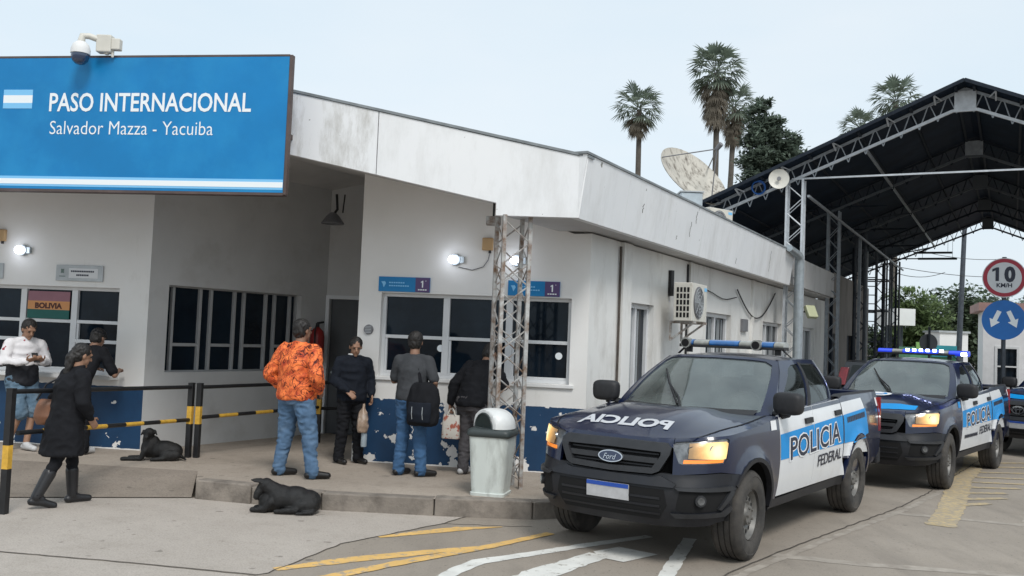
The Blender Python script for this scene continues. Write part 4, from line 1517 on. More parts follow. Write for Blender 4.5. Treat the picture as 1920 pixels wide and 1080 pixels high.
# dark car parked beyond the convoy, seen from behind
def parked_car(loc, rz):
    T = thing('parked_car', 'dark car beyond the second pickup, only its red tail light and corner showing', 'car', loc, rz)
    st = [(-.02, .62, .45, .95, 1.0), (.10, .80, .35, 1.02, 1.08), (.5, .86, .30, 1.05, 1.1), (1.6, .88, .28, 1.02, 1.08), (2.9, .88, .28, 1.0, 1.06), (3.7, .84, .30, .90, 1.0), (4.25, .72, .38, .72, .84), (4.35, .5, .48, .62, .7)]
    P, F = [], []
    for x, w, z0, z1, z2 in st:
        P += [V((x, y, z)) for y, z in ((-w * .9, z0), (-w, z0 + .25), (-w, z1 - .1), (-w * .9, z1), (0, z2), (w * .9, z1), (w, z1 - .1), (w, z0 + .25), (w * .9, z0), (0, z0 - .03))]
    n = 10
    for i in range(len(st) - 1):
        F += [(i * n + k, i * n + (k + 1) % n, (i + 1) * n + (k + 1) % n, (i + 1) * n + k) for k in range(n)]
    F += [tuple(range(n - 1, -1, -1)), tuple(range((len(st) - 1) * n, len(st) * n))]
    o = MB().add(P, F).build('body', M['darkpaint'], T, smooth=40, world=False)
    su = o.modifiers.new('sub', 'SUBSURF'); su.levels = su.render_levels = 2
    def cabin(k, m, nm, dx=0):
        rows = [(.06 + dx, .80, 1.0), (.30, .66, 1.58), (.8, .66, 1.62), (1.7, .64, 1.60), (2.35, .60, 1.50), (3.05 - dx, .78, 1.02)]
        P = []
        for x, w, z in rows:
            P += [V((x, -w * k, z)), V((x, w * k, z))]
        lo = [V((x, s * .80 * k, .95)) for x in (.06 + dx, 3.05 - dx) for s in (-1, 1)]
        b = MB()
        b.add(P, [(2 * i, 2 * i + 1, 2 * i + 3, 2 * i + 2) for i in range(5)])
        for s in (0, 1):
            b.add([P[2 * i + s] for i in range(6)], [tuple(range(6))])
        return b.build(nm, m, T, world=False, smooth=30)
    cabin(1, M['darkpaint'], 'cab')
    b = MB()
    b.add([(.085, -.60, 1.10), (.085, .60, 1.10), (.262, .52, 1.52), (.262, -.52, 1.52)], [(0, 1, 2, 3)])
    for s in (-1, 1):
        b.add([(.45, s * .792, 1.06), (1.5, s * .80, 1.06), (1.5, s * .672, 1.54), (.55, s * .685, 1.52)], [(0, 1, 2, 3)])
        b.add([(1.58, s * .80, 1.06), (2.75, s * .80, 1.05), (2.3, s * .63, 1.47), (1.58, s * .67, 1.54)], [(0, 1, 2, 3)])
    b.build('window', M['carglass'], T, world=False)
    for s in (-1, 1):
        b = MB()
        b.corners([V((x, s * y, z)) for z, dx in ((1.08, .02), (1.46, .15)) for x, w in ((-.03 + dx, 0), (.20 + dx, .03)) for y in (.64 - dx * .45, .83 - dx * .6 )])
        b.build('tail_light', M['tailbright'], T, world=False, bevel=.015)
        for x in (.80, 3.45):
            Mw = Matrix.Translation((x, s * .78, .31)) @ Matrix.Rotation(-s * pi / 2, 4, 'X')
            ty = MB().lathe([(.18, -.09), (.29, -.10), (.31, -.06), (.31, .06), (.29, .10), (.19, .09)], 28, Mw).build('wheel', M['tyre'], T, smooth=40, world=False)
            MB().lathe([(.19, .085), (.12, .06), (.0, .07)], 28, Mw).build('rim', M['rim'], ty, smooth=40, world=False)
    b = MB(); b.box((-.03, 0, .55), (.10, 1.5, .22)); b.build('rear_bumper', M['trim'], T, world=False, bevel=.03)
M['darkpaint'] = mat('dark_car_paint', (.012, .014, .018), .3, coat=.4, var=.2)
M['tailbright'] = mat('red_tail_lens', (.16, .006, .012), .3, coat=.5, var=.3, vs=9)
parked_car((7.85, 20.0, 0), radians(62))
# ---------------------------------------------------------------- big sign and wall fittings
SG = Wall((-2.47, 10.20), AD, nA)
SG.k = 1.0
def sg(px, py):   # sign-face coordinates measured on the panel: s from its right edge, z up
    return px, py
M['signblue'] = mat('sign_blue_vinyl', (.008, .195, .47), .38, var=.12, vs=.8, var2=((.022, .27, .55), 1.3, .45, .85), spec=.3)
M['signwhite'] = mat('sign_white_vinyl', (.80, .84, .86), .45)
M['signlight'] = mat('sign_light_blue', (.20, .52, .82), .45)
M['signbrown'] = mat('sign_edge_brown', (.085, .06, .055), .6, var=.3)
M['signpurple'] = mat('sign_purple', (.085, .045, .15), .45)
bs = thing('billboard_sign', 'big blue sign reading PASO INTERNACIONAL hung on the office roof edge', 'sign', (-4.0, 10.4, 3.2))
ZT, ZB = 4.84, 3.32
b = MB(); SG.box(b, -5.6, -.09, ZB, ZT, -.002, .02)
face = b.build('panel', M['signblue'], bs)
b = MB()
SG.box(b, -.088, -.055, ZB - .02, ZT + .02, -.05, .018)
SG.box(b, -5.6, -.088, ZT + .002, ZT + .025, -.10, .022)
SG.box(b, -5.6, -.088, ZB - .03, ZB - .002, -.10, .022)
for s in (-5, -3.8, -2.6, -1.4, -.25):
    SG.box(b, s, s + .05, ZB, ZT, -.09, -.004)
    SG.box(b, s, s + .05, 4.0, 4.06, -.5, -.09)
b.build('frame', M['signbrown'], bs)
b = MB(); SG.box(b, -5.6, -.092, ZB + .03, ZB + .145, .0205, .023); b.build('stripe', M['signlight'], bs)
b = MB(); SG.box(b, -5.6, -.092, ZB + .055, ZB + .115, .0235, .025); b.build('stripe', M['signwhite'], bs)
def sgt(s0, z0, d=.024):
    return lambda u, v: SG(s0 + u, z0 + v, d)
b = MB(); text_on(b, 'PASO INTERNACIONAL', sgt(-1.74, 4.325), w=2.46, h=.205, bold=.016)
b.build('lettering', M['signwhite'], bs)
b = MB(); text_on(b, 'Salvador Mazza - Yacuiba', sgt(-1.945, 4.03), w=2.0, h=.155, bold=-.006)
b.build('lettering', M['signwhite'], bs)
for z0, z1, m in ((4.405, 4.47, 'signlight'), (4.315, 4.405, 'signwhite'), (4.25, 4.315, 'signlight')):
    b = MB(); SG.box(b, -3.56, -3.19, z0, z1, .0205, .0235); b.build('flag_band', M[m], bs)

# pan-tilt camera on the sign
pc = thing('security_camera', 'white dome security camera on a bracket above the blue sign', 'camera', SG(-2.27, 4.86, .05))
c = SG(-2.27, 4.86, .06)
b = MB()
b.box(c + V((-.02, 0, .12)), (.17, .12, .20)); b.box(c + V((.11, 0, .12)), (.10, .09, .13))
b.bar(c + V((.0, 0, 0)), c + V((0, 0, .04)), .05); b.bar(c + V((.07, 0, -.03)), c + V((.07, 0, .06)), .03)
b.build('housing', M['cream'], pc, bevel=.012)
b = MB()
b.tube([c + V((-.07, -.02, .16)), c + V((-.18, -.06, .19)), c + V((-.24, -.09, .18)), c + V((-.25, -.10, .10))], [.035, .035, .04, .045], 10)
b.build('bracket', M['cream'], pc, smooth=40)
hc = c + V((-.25, -.10, .0))
b = MB()
b.lathe([(.05, .11), (.085, .08), (.105, .02), (.105, -.03), (.0, -.03)], 20, Matrix.Translation(hc)); b.build('dome_cap', M['white'], pc, smooth=40)
b = MB()
b.lathe([(.098, -.03), (.10, -.06), (.085, -.11), (.05, -.145), (0, -.155)], 20, Matrix.Translation(hc)); b.build('dome', mat('smoked_dome', (.02, .04, .09), .12, coat=1), pc, smooth=40)

def ONE(h):     # the figure 1 with its flag
    return [(x * h, y * h) for x, y in ((-.06, -.5), (.17, -.5), (.17, .5), (0, .5), (-.27, .36), (-.27, .17), (-.06, .27))]
def plaque(w, s0, s1, z0, z1, name, label, cat, group, m):
    t = thing(name, label, cat, w((s0 + s1) / 2, z0, 0), 0, group)
    b = MB(); w.box(b, s0, s1, z0, z1, .006, .022); b.build('panel', m, t, bevel=.003)
    return t
GQ = 'blue window signs'
for s0, s1, lab in ((-2.72, -2.04, 'blue and purple sign with white 1, left of the lattice column'), (-1.03, -.37, 'blue and purple sign with white 1, partly behind the lattice column')):
    t = plaque(WA, s0, s1, 2.36, 2.55, 'window_sign', lab, 'sign', GQ, M['signblue'])
    b = MB(); WA.box(b, s1 - .19, s1 - .003, 2.362, 2.548, .0225, .025); b.build('purple_field', M['signpurple'], t)
    b = MB(); b.add([WA(s1 - .10 + u * .8, 2.465 + v, .027) for u, v in ONE(.088)], [tuple(range(7))])
    text_on(b, '°', lambda u, v: WA(s1 - .055 + u, 2.495 + v, .027), h=.035)
    for k in range(4): WA.box(b, s1 - .155 + k * .03, s1 - .132 + k * .03, 2.385, 2.40, .0255, .027)
    b.build('lettering', M['signwhite'], t)
    b = MB()
    b.add([WA(s0 + .065 + x, 2.455 + z, .025) for x, z in ((-.03, .03), (.02, .035), (.035, .01), (.005, -.045), (-.01, .0))], [(0, 1, 2, 3, 4)])
    for z, n in ((2.475, 7), (2.435, 9)):
        for k in range(n): WA.box(b, s0 + .14 + k * .03, s0 + .163 + k * .03, z - .008, z + .008, .0225, .0245)
    b.build('small_print', M['signlight'], t)
GQ = 'steel name plaques'
M['plaque'] = mat('brushed_plaque', (.40, .42, .43), .35, .3, var=.12, vs=5)
for s0, s1, lab in ((-1.34, -.66, 'grey name plaque above the right of the left-hand service windows'), (-2.75, -2.12, 'grey name plaque cut by the photo edge under the left lamp')):
    t = plaque(WL, s0, s1, 2.345, 2.555, 'name_plaque', lab, 'plaque', GQ, M['plaque'])
    b = MB(); WL.box(b, s0 + .19, s1 - .07, 2.385, 2.515, .0225, .0245); b.build('name_strip', M['frame'], t)
    b = MB()
    for z, a, e in ((2.475, .22, .55), (2.425, .30, .48)):
        x = a
        while x < e:
            WL.box(b, s0 + x, s0 + x + .02, z - .011, z + .011, .025, .0265); x += .026
    b.build('small_print', M['wrapnavy'], t)
    b = MB()
    b.add([WL(s0 + .095 + .035 * cos(i * pi / 4) * (1 if i % 2 else .6), 2.475 + .042 * sin(i * pi / 4) * (1 if i % 2 else .6), .0235) for i in range(8)], [tuple(range(8))])
    WL.box(b, s0 + .05, s0 + .14, 2.40, 2.412, .0225, .0235)
    b.build('crest', mat('crest_green', (.12, .17, .15), .5), t)
# flag panel in the window
fp = thing('flag_panel', 'flag banner reading BOLIVIA in red, yellow and green inside the service window', 'banner', WL(-1.49, 1.84, -.06))
for z0, z1, m in ((2.07, 2.20, mat('banner_red', (.28, .13, .16), .6, var=.1)), (1.955, 2.07, mat('banner_orange', (.60, .27, .10), .6, var=.08)), (1.835, 1.955, mat('banner_green', (.005, .10, .085), .6, var=.1))):
    b = MB(); WL.box(b, -1.80, -1.185, z0, z1, -.092, -.085); b.build('band', m, fp)
b = MB(); text_on(b, 'BOLIVIA', lambda u, v: WL(-1.49 + u, 2.008 + v, -.083), w=.40, h=.068, bold=.05)
b.build('lettering', mat('banner_brown', (.07, .015, .01), .6), fp)

def wall_lamp(w, s, z, lab):
    t = thing('wall_lamp', lab, 'lamp', w(s, z, 0), 0, 'lit wall lamps')
    b = MB(); b.cyl(w(s + .03, z, 0), w(s + .03, z, .06), .075, .065, 20); w.box(b, s + .02, s + .14, z - .04, z + .04, 0, .05)
    b.build('base', M['zinc'], t, smooth=40)
    b = MB(); b.sphere(w(s, z, .080), (.052, .042, .052)); b.build('bulb', M['lamp'], t, smooth=60)
    ld = D.objects.new('lamp_light', D.lights.new('lamp_light', 'POINT'))
    ld.data.energy = .7; ld.data.color = (.82, .88, 1); ld.data.shadow_soft_size = .06
    link(ld, t); ld.location = MATW[t.name].inverted() @ w(s, z, .22)
wall_lamp(WA, -1.75, 2.79, 'round lit wall lamp on the white wall left of the lattice column')
wall_lamp(WA, -.955, 2.80, 'round lit wall lamp seen behind the lattice column')
wall_lamp(WL, -1.87, 2.735, 'lit wall lamp above the BOLIVIA banner at far left')
GE = 'beige wall sounders'
for w, s, z, lab in ((WA, -1.31, 3.0, 'beige box on the white wall above the lamp'), (WL, -2.18, 2.93, 'beige box at the left photo edge above the lamp')):
    t = thing('alarm_box', lab, 'alarm box', w(s, z, 0), 0, GE)
    b = MB(); w.box(b, s - .07, s + .07, z - .08, z + .08, .0, .06); b.build('housing', M['beige'], t, bevel=.012)
    b = MB(); b.cyl(w(s + .03, z - .115, .03), w(s + .03, z - .08, .03), .018, n=10); b.build('gland', M['dark'], t)
b = MB(); b.tube([WA(-1.28, 2.89, .012), WA(-1.30, 2.80, .012), WA(-1.36, 2.71, .012), WA(-1.5, 2.665, .012), WA(-1.68, 2.70, .012)], .006, 6)
tag(b.build('lamp_cable', M['greyplastic']), 'thin grey cable looping from the beige box to the wall lamp', 'cable')
t = thing('eave_speaker', 'brown speaker box under the eave beside the lattice column', 'speaker', WA(-1.15, 3.30, .3))
b = MB(); b.box(FA(-.42, 3.17, -.45), (.17, .14, .10)); b.build('housing', M['rust'], t, bevel=.01)
b = MB(); b.bar(FA(-.42, 3.20, -.45), FA(-.42, 3.40, -.45), .025); b.build('bracket', M['dark'], t)
t = thing('round_vent', 'grey round vent on the white wall left of the window', 'vent', WA(-2.83, 1.86, 0))
b = MB(); b.cyl(WA(-2.83, 1.86, 0), WA(-2.83, 1.86, .03), .065, .058, 24); b.build('cover', M['greyplastic'], t, smooth=30)
b = MB()
for k in range(-2, 3): WA.box(b, -2.87, -2.79, 1.86 + k * .02 - .004, 1.86 + k * .02 + .004, .03, .034)
b.build('louvre', M['plaque'], t)
for s, z, lab in ((-1.90, 1.655, 'round white sticker on the left window pane behind the man with the backpack'), (-.37, 1.62, 'round white clock-like sticker on the right window pane')):
    b = MB(); b.cyl(WA(s, z, -.127), WA(s, z, -.120), .045, n=24)
    tag(b.build('round_sticker', M['signwhite']), lab, 'sticker', 'round window stickers')
# fire hose bag on the recess wall
t = thing('fire_extinguisher', 'red fire extinguisher hanging on the recess wall beside the dark door', 'fire extinguisher', WR(3.02, 1.3, 0))
b = MB()
Mx = Matrix.Translation(WR(3.05, 1.30, .13))
b.lathe([(0, 0), (.10, .0), (.115, .03), (.115, .42), (.10, .50), (.05, .55), (.03, .57), (0, .57)], 20, Mx); 
b.build('body', mat('extinguisher_red', (.26, .016, .014), .4, var=.15), t, smooth=40)
b = MB(); b.cyl(WR(3.05, 1.87, .13), WR(3.05, 1.93, .13), .03, n=12); b.bar(WR(3.05, 1.93, .13), WR(3.18, 1.95, .13), .03); b.tube([WR(3.0, 1.9, .15), WR(2.92, 1.8, .2), WR(2.92, 1.45, .22)], .012, 8)
b.build('valve', M['dark'], t, smooth=40)
b = MB(); WR.box(b, 2.97, 3.13, 1.5, 1.54, 0, .03); b.build('bracket', M['dark'], t)

# air conditioner on the side wall
def aircon(name, lab, M4, m):
    t = thing(name, lab, 'air conditioner', (0, 0, 0), 0, 'air conditioner outdoor units')
    t.matrix_world = M4
    MATW[t.name] = M4
    q = lambda b, n, m, par=t, bev=0, sm=None: b.build(n, m, par, world=False, bevel=bev, smooth=sm)
    b = MB(); b.box((0, 0, .32), (.84, .32, .64)); body = q(b, 'casing', m, bev=.012)
    b = MB(); b.cyl((-.08, -.158, .32), (-.08, -.175, .32), .27, n=32); fan = q(b, 'fan_opening', M['greyplastic'], sm=30)
    b = MB()
    for r in (.06, .12, .18, .24):
        b.tube([(-.08 + r * cos(2 * pi * i / 28), -.182, .32 + r * sin(2 * pi * i / 28)) for i in range(29)], .006, 5)
    for k in range(8):
        a = pi * k / 4
        b.bar((-.08, -.182, .32), (-.08 + .26 * cos(a), -.182, .32 + .26 * sin(a)), .01)
    q(b, 'fan_guard', M['plaque'], fan)
    b = MB()
    for i in range(4):
        for k in range(5):
            b.box((-.4225, -.09 + i * .06, .1 + k * .105), (.005, .038, .08))
    q(b, 'side_grille', M['hole'])
    b = MB()
    for x in (-.3, .3):
        b.bar((x, -.2, -.02), (x, .26, -.02), .04); b.bar((x, -.15, -.03), (x, .24, -.32), .03); b.bar((x, .24, 0), (x, .24, -.34), .035)
    q(b, 'bracket', M['rust'])
    b = MB(); b.box((.32, -.163, .56), (.14, .004, .06)); q(b, 'badge', M['signlight'])
    return t
def onwall(w, s, z, d):
    p = w(s, z, d)
    R = Matrix(((w.s.x, -w.n.x, 0, p.x), (w.s.y, -w.n.y, 0, p.y), (0, 0, 1, p.z), (0, 0, 0, 1)))
    return R
aircon('air_conditioner', 'cream air conditioner outdoor unit on brackets on the white side wall', onwall(WB, 2.86, 2.17, .40) @ Matrix.Scale(.88, 4), M['cream'])
p = FB(6.3, 3.90, -1.0)
aircon('air_conditioner', 'air conditioner outdoor unit lying on the office roof under the shed eave', Matrix.Translation((4.12, 19.0, 4.06)) @ Matrix.Rotation(radians(38), 4, 'Z') @ Matrix.Scale(.85, 4), M['cream'])
t = thing('roof_box', 'grey metal box on the office roof below the large dish', 'metal box', (2.95, 15.6, 3.85))
b = MB(); b.box((2.95, 15.7, 4.12), (.36, .36, .50)); b.build('casing', M['zinc'], t, bevel=.01)
b = MB(); b.box((2.95, 15.7, 4.385), (.40, .40, .02)); b.build('lid', M['plaque'], t)

t = thing('ceiling_fitting', 'dark broken light fitting and bracket under the recess ceiling', 'lamp', (-2.62, 13.6, 3.3))
c = V((-2.62, 13.6, 3.50))
b = MB(); b.tube([c + V((0, 0, .32)), c + V((.02, 0, .1)), c + V((-.05, -.03, -.02))], .02, 6); b.build('bracket', M['dark'], t, smooth=40)
b = MB(); b.tube([c + V((.12, 0, .32)), c + V((.10, 0, .05))], .012, 6); b.build('conduit', M['dark'], t, smooth=40)
b = MB(); b.lathe([(.04, .10), (.10, .04), (.17, -.06), (.165, -.07), (.0, -.02)], 18, Matrix.Translation(c + V((-.04, 0, -.05)))); b.build('shade', M['greyplastic'], t, smooth=40)

# ---------------------------------------------------------------- lattice columns
def lattice(name, lab, base, top, side, rz, m, group, step=.30, r=.022, rl=.008):
    t = thing(name, lab, 'lattice column', base, rz, group)
    h = top - base[2]
    c = [(-side / 2, -side / 2), (side / 2, -side / 2), (side / 2, side / 2), (-side / 2, side / 2)]
    for x, y in c:
        b = MB(); b.box((x, y, h / 2), (r * 1.9, r * 1.9, h)); b.build('leg', m, t, world=False)
    b = MB()
    n = int(h / step)
    for f in range(4):
        p, q = c[f], c[(f + 1) % 4]
        for i in range(n):
            z0, z1 = .06 + i * (h - .12) / n, .06 + (i + 1) * (h - .12) / n
            a, e = (p, q) if i % 2 == 0 else (q, p)
            b.cyl((a[0], a[1], z0), (e[0], e[1], z1), rl, n=5, caps=False)
            b.cyl((e[0], e[1], z0 + .03), (a[0], a[1], z1), rl * .8, n=5, caps=False) if (step < .35 and i % 3 == 0) else None
    b.build('lacing', m, t, world=False)
    return t
lattice('lattice_column', 'rusty white lattice column holding the roof corner behind the litter bin', (-.01, 10.47, .17), 3.19, .30, radians(17), M['rust'], None, .24, .022, .009)

# ---------------------------------------------------------------- gable shed over the lanes
P0 = V((6.15, 20.3, 0))
SROT = atan2(TD.y, TD.x)
M['ridgedark'] = mat('half_shaded_steel', (.10, .115, .13), .7)  # mid-dark copy of the steel, shade under the roof put into the colour
M['innersteel'] = mat('shaded_inner_steel', (.018, .024, .034), .7, var=.3, vs=6, spec=.15)  # truss steel copied darker: the shed's inner shade is put into the colour
shed = thing('border_shed', 'dark open gable shed over the traffic lanes on steel lattice trusses', 'shed', P0, SROT)
def sh(t, s, z): return V((t, s, z))
M['roofsheet'] = mat('shade_dark_roof_sheet', (.010, .0185, .034), .7, .0, var=.25, vs=1.5, var2=((.018, .030, .052), 1.2, .5, .9), spec=.08)  # near-black blue: the unlit underside's shade is put into the sheet colour
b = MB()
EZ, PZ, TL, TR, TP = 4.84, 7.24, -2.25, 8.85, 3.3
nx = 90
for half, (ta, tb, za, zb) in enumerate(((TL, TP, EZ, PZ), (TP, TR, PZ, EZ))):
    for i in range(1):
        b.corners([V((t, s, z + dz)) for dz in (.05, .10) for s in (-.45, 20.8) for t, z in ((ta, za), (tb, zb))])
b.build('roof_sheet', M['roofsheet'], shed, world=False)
b = MB()
for s in (-.5, 20.85):
    b = MB(); b.bar((TL, s, EZ + .06), (TP, s, PZ + .06), .03, .07); b.bar((TP, s, PZ + .06), (TR, s, EZ + .06), .03, .07)
    b.build('verge_trim', M['innersteel'], shed, world=False)
for f in range(5):
    s = f * 5.0
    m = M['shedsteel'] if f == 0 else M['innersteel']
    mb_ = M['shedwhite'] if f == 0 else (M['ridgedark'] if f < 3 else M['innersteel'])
    b = MB()
    sl = (PZ - EZ) / (TP - TL)
    dep = .42
    for sg_ in (1, -1):
        X0, X1 = (TL, TP) if sg_ == 1 else (TR, TP)
        b.bar((X0, s, EZ), (X1, s, PZ), .05, .05)
        n = 16
        for i in range(n):
            t0, t1 = X0 + (X1 - X0) * (i + .1) / n, X0 + (X1 - X0) * (i + 1) / n
            z0, z1 = EZ + (PZ - EZ) * (i + .1) / n, EZ + (PZ - EZ) * (i + 1) / n
            b.cyl((t0, s, z0), ((t0 + t1) / 2, s, (z0 + z1) / 2 - dep), .013, n=5, caps=False)
            b.cyl(((t0 + t1) / 2, s, (z0 + z1) / 2 - dep), (t1, s, z1), .013, n=5, caps=False)
        b.bar((X0, s, EZ - .25), (X0, s, EZ + .05), .06)
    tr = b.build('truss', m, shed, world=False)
    b = MB()
    for X0 in (TL, TR):
        b.bar((X0, s, EZ - .22), (TP + (.22 if X0 > TP else -.22), s, PZ - dep - .02), .05, .06)
    b.bar((TP - .22, s, PZ - dep - .02), (TP + .22, s, PZ - dep - .02), .05, .06)
    b.build('bottom_chord', mb_, tr, world=False)
    b = MB(); b.box((TP, s - .01, PZ - .23), (.40, .06, .36)); b.build('ridge_plate', M['shedwhite'] if f == 0 else (M['shedsteel'] if f == 1 else M['ridgedark']), tr, world=False)
    for X0, u in ((TL, 1), (TR, -1)) if f == 0 else ():
        for k in (.18, .36, .55, .74, .9):
            b = MB()
            tt, zz = X0 + (TP - X0) * k, EZ + (PZ - EZ) * k
            b.bar((tt, s - .03, zz - .05), (tt, s - .42, zz + .04), .03); b.bar((tt, s - .42, zz + .04), (tt + u * .12, s - .03, zz + .02), .02)
            b.build('outrigger', M['shedwhite'], tr, world=False)
b = MB()
for k in (.10, .28, .46, .64, .82, .97):
    for X0 in (TL, TR):
        tt, zz = X0 + (TP - X0) * k, EZ + (PZ - EZ) * k
        b.bar((tt, -.4, zz + .02), (tt, 20.7, zz + .02), .05, .04)
b.build('purlin', M['innersteel'], shed, world=False)
b = MB(); b.bar((-.1, -.03, 5.53), (6.8, -.03, 5.53), .035); b.build('tie_bar', M['shedwhite'], shed, world=False)
b = MB()
for tt, zz in ((1.40, 6.12), (.25, 5.15)):
    b.bar((tt, 0, zz), (tt, 20, zz), .05)
b.build('pipe_run', M['shedsteel'], shed, world=False)
b = MB()
for f in range(1, 5):
    b.bar((-.2, f * 5.0, 5.62), (1.3, f * 5.0, 5.62), .045)
for s0 in (5, 10, 15):
    b.bar((.0, s0, 5.2), (1.4, s0 + 5, 6.1), .04)
b.build('brace', M['innersteel'], shed, world=False)
for f in range(5):
    for tx in (0.0, 6.6):
        c = MB()
        s = f * 5.0
        sd_ = .28 if f else .34
        for x in (-sd_ / 2, sd_ / 2):
            for y in (-.12, .12):
                c.box((tx - .02 + x, s + y, 2.75), (.045, .045, 5.5))
        n = 17
        for i in range(n):
            z0, z1 = .1 + i * 5.3 / n, .1 + (i + 1) * 5.3 / n
            for y in (-.12, .12):
                a, e = (-sd_ / 2, sd_ / 2) if i % 2 else (sd_ / 2, -sd_ / 2)
                c.cyl((tx - .02 + a, s + y, z0), (tx - .02 + e, s + y, z1), .011, n=5, caps=False)
        c.build('column', M['shedwhite'] if f == 0 else (M['shedsteel'] if f == 1 else M['darksteel']), shed, world=False)  # columns further in get darker steel, shade put into the colour
def shw(t, s, z): return MATW[shed.name] @ V((t, s, z))
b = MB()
b.box((TL + .05, 9.0, 4.32), (.05, 14.0, 1.0))  # added dark sheet that blocks the sky between eave and wall
b.build('sky_gap_cover', M['roofsheet'], shed, world=False)
for s, tt, m in ((2.5, -.35, 'shedsteel'), (7.2, -.4, 'innersteel'), (8.6, .15, 'shedsteel'), (11.6, -.45, 'innersteel'), (12.8, -.2, 'shedsteel'), (13.8, -.5, 'innersteel'), (17.4, -.2, 'innersteel'), (19.0, .1, 'innersteel')):
    b = MB(); b.box((tt, s, 2.6), (.08, .08, 5.2)); b.build('post', M[m], shed, world=False)
# hanging lamps
for t_, s, z, lab in ((1.55, 17.2, 5.55, 'upper dark strip lamp hanging under the far end of the shed'), (1.75, 16.4, 5.25, 'lower dark strip lamp hanging under the far end of the shed')):
    t = thing('strip_lamp', lab, 'lamp', shw(t_, s, z), SROT, 'strip lamps under the shed')
    b = MB(); b.prism([(-.07, 0), (.07, 0), (.04, .07), (-.04, .07)], lambda a, c, d: V((d, a, c)), -.65, .65); b.build('housing', M['darksteel'], t, world=False)
    b = MB()
    for x in (-.5, .5): b.cyl((x, 0, .06), (x, 0, 1.1), .006, n=5)
    b.build('rod', M['darksteel'], t, world=False)
# ladder by the far columns
t = thing('steel_ladder', 'dark steel ladder standing between the far shed columns', 'ladder', shw(-.55, 16.5, 0), SROT)
for x in (-.24, .24):
    b = MB(); b.box((x, 0, 2.6), (.05, .05, 5.2)); b.build('rail', M['darksteel'], t, world=False)
for k in range(15):
    b = MB(); b.bar((-.24, 0, .3 + k * .33), (.24, 0, .3 + k * .33), .035); b.build('rung', M['darksteel'], t, world=False)
t = thing('steel_rack', 'tall dark steel scaffold frame behind the ladder', 'scaffold', shw(-.6, 18.2, 0), SROT)
for x in (-.5, .5):
    for y in (-.5, .5):
        b = MB(); b.bar((x, y, 0), (x, y, 5.4), .06); b.build('post', M['darksteel'], t, world=False)
for z in (1, 2.2, 3.4, 4.6):
    b = MB()
    for a, e in (((-.5, -.5), (.5, -.5)), ((.5, -.5), (.5, .5)), ((.5, .5), (-.5, .5)), ((-.5, .5), (-.5, -.5))): b.bar(a + (z,), e + (z,), .05)
    b.build('cross_bar', M['darksteel'], t, world=False)

# dishes, coil, floodlight on the shed front
def dish(name, lab, c, aim, R, m, depth, arms=True, group=None, mast=None):
    t = thing(name, lab, 'dish antenna', c, 0, group)
    A = V(aim).normalized()
    x, y, d = frame3(A)
    Mx = Matrix(((x.x, y.x, d.x, c[0]), (x.y, y.y, d.y, c[1]), (x.z, y.z, d.z, c[2]), (0, 0, 0, 1)))
    prof = [(R * i / 10, depth * (i / 10) ** 2) for i in range(11)] + [(R * 1.012, depth + .008), (R, depth - .015)] + [(R * i / 10, depth * (i / 10) ** 2 - .02) for i in range(9, -1, -1)]
    b = MB(); b.lathe(prof, 36, Mx); b.build('reflector', m, t, smooth=35)
    f = Mx @ V((0, 0, R * 1.15))
    b = MB()
    if arms:
        for k in range(3):
            a = 2 * pi * k / 3 + .5
            b.cyl(Mx @ V((R * .97 * cos(a), R * .97 * sin(a), depth)), f, .014, n=6)
        b.cyl(f, f + A * .16, .05, .06, 12)
    else:
        b.cyl(Mx @ V((0, 0, 0)), Mx @ V((0, 0, R * .35)), .02, n=8); b.cyl(Mx @ V((0, 0, R * .30)), Mx @ V((0, 0, R * .42)), .045, n=12)
    b.build('feed', M['greyplastic'], t, smooth=40)
    if mast:
        b = MB(); b.tube([Mx @ V((0, 0, -.02)), V(mast[0]), V(mast[1])], .045, 8); b.build('mount', M['zinc'], t, smooth=40)
M['dish'] = mat('stained_dish', (.50, .47, .41), .7, var=.1, vs=2, var2=((.10, .08, .06), 8, .48, .68), stretch=(1, 1, .28))
dish('satellite_dish', 'large stained white satellite dish tilted skyward on the office roof', (4.02, 21.6, 5.60), (.46, -.62, .62), .92, M['dish'], .20, True, 'dish antennas', ((4.0, 21.9, 5.2), (4.0, 21.9, 3.9)))
dish('satellite_dish', 'small round white dish on the first shed column', tuple(shw(-.30, -.42, 5.47)), (-.25, -.95, .05), .215, M['cream'], .05, False, 'dish antennas', (shw(-.25, -.2, 5.45), shw(-.18, -.05, 5.45)))
c = shw(-.82, -.10, 5.36)
b = MB()
for k in range(4):
    b.tube([c + V((.145 * cos(2 * pi * i / 28) * 1.0, -.015 * k, .135 * sin(2 * pi * i / 28) * (1 + .05 * k))) for i in range(29)], .016, 6)
tag(b.build('hose_coil', mat('blue_hose', (.012, .10, .36), .5), smooth=40), 'coil of blue hose hanging on the shed truss', 'hose')
t = thing('flood_lamp', 'small pale floodlight on the side wall behind the first shed column', 'lamp', shw(.18, .5, 3.0))
c = shw(.25, .6, 2.65)
b = MB(); b.box(c, (.26, .10, .30), Matrix.Rotation(.4, 3, 'Z') @ Matrix.Rotation(-.5, 3, 'X')); b.build('housing', mat('pale_yellow', (.45, .47, .30), .5), t, bevel=.02)
b = MB(); b.bar(c, c + V((-.25, .12, .0)), .035); b.build('bracket', M['dark'], t)

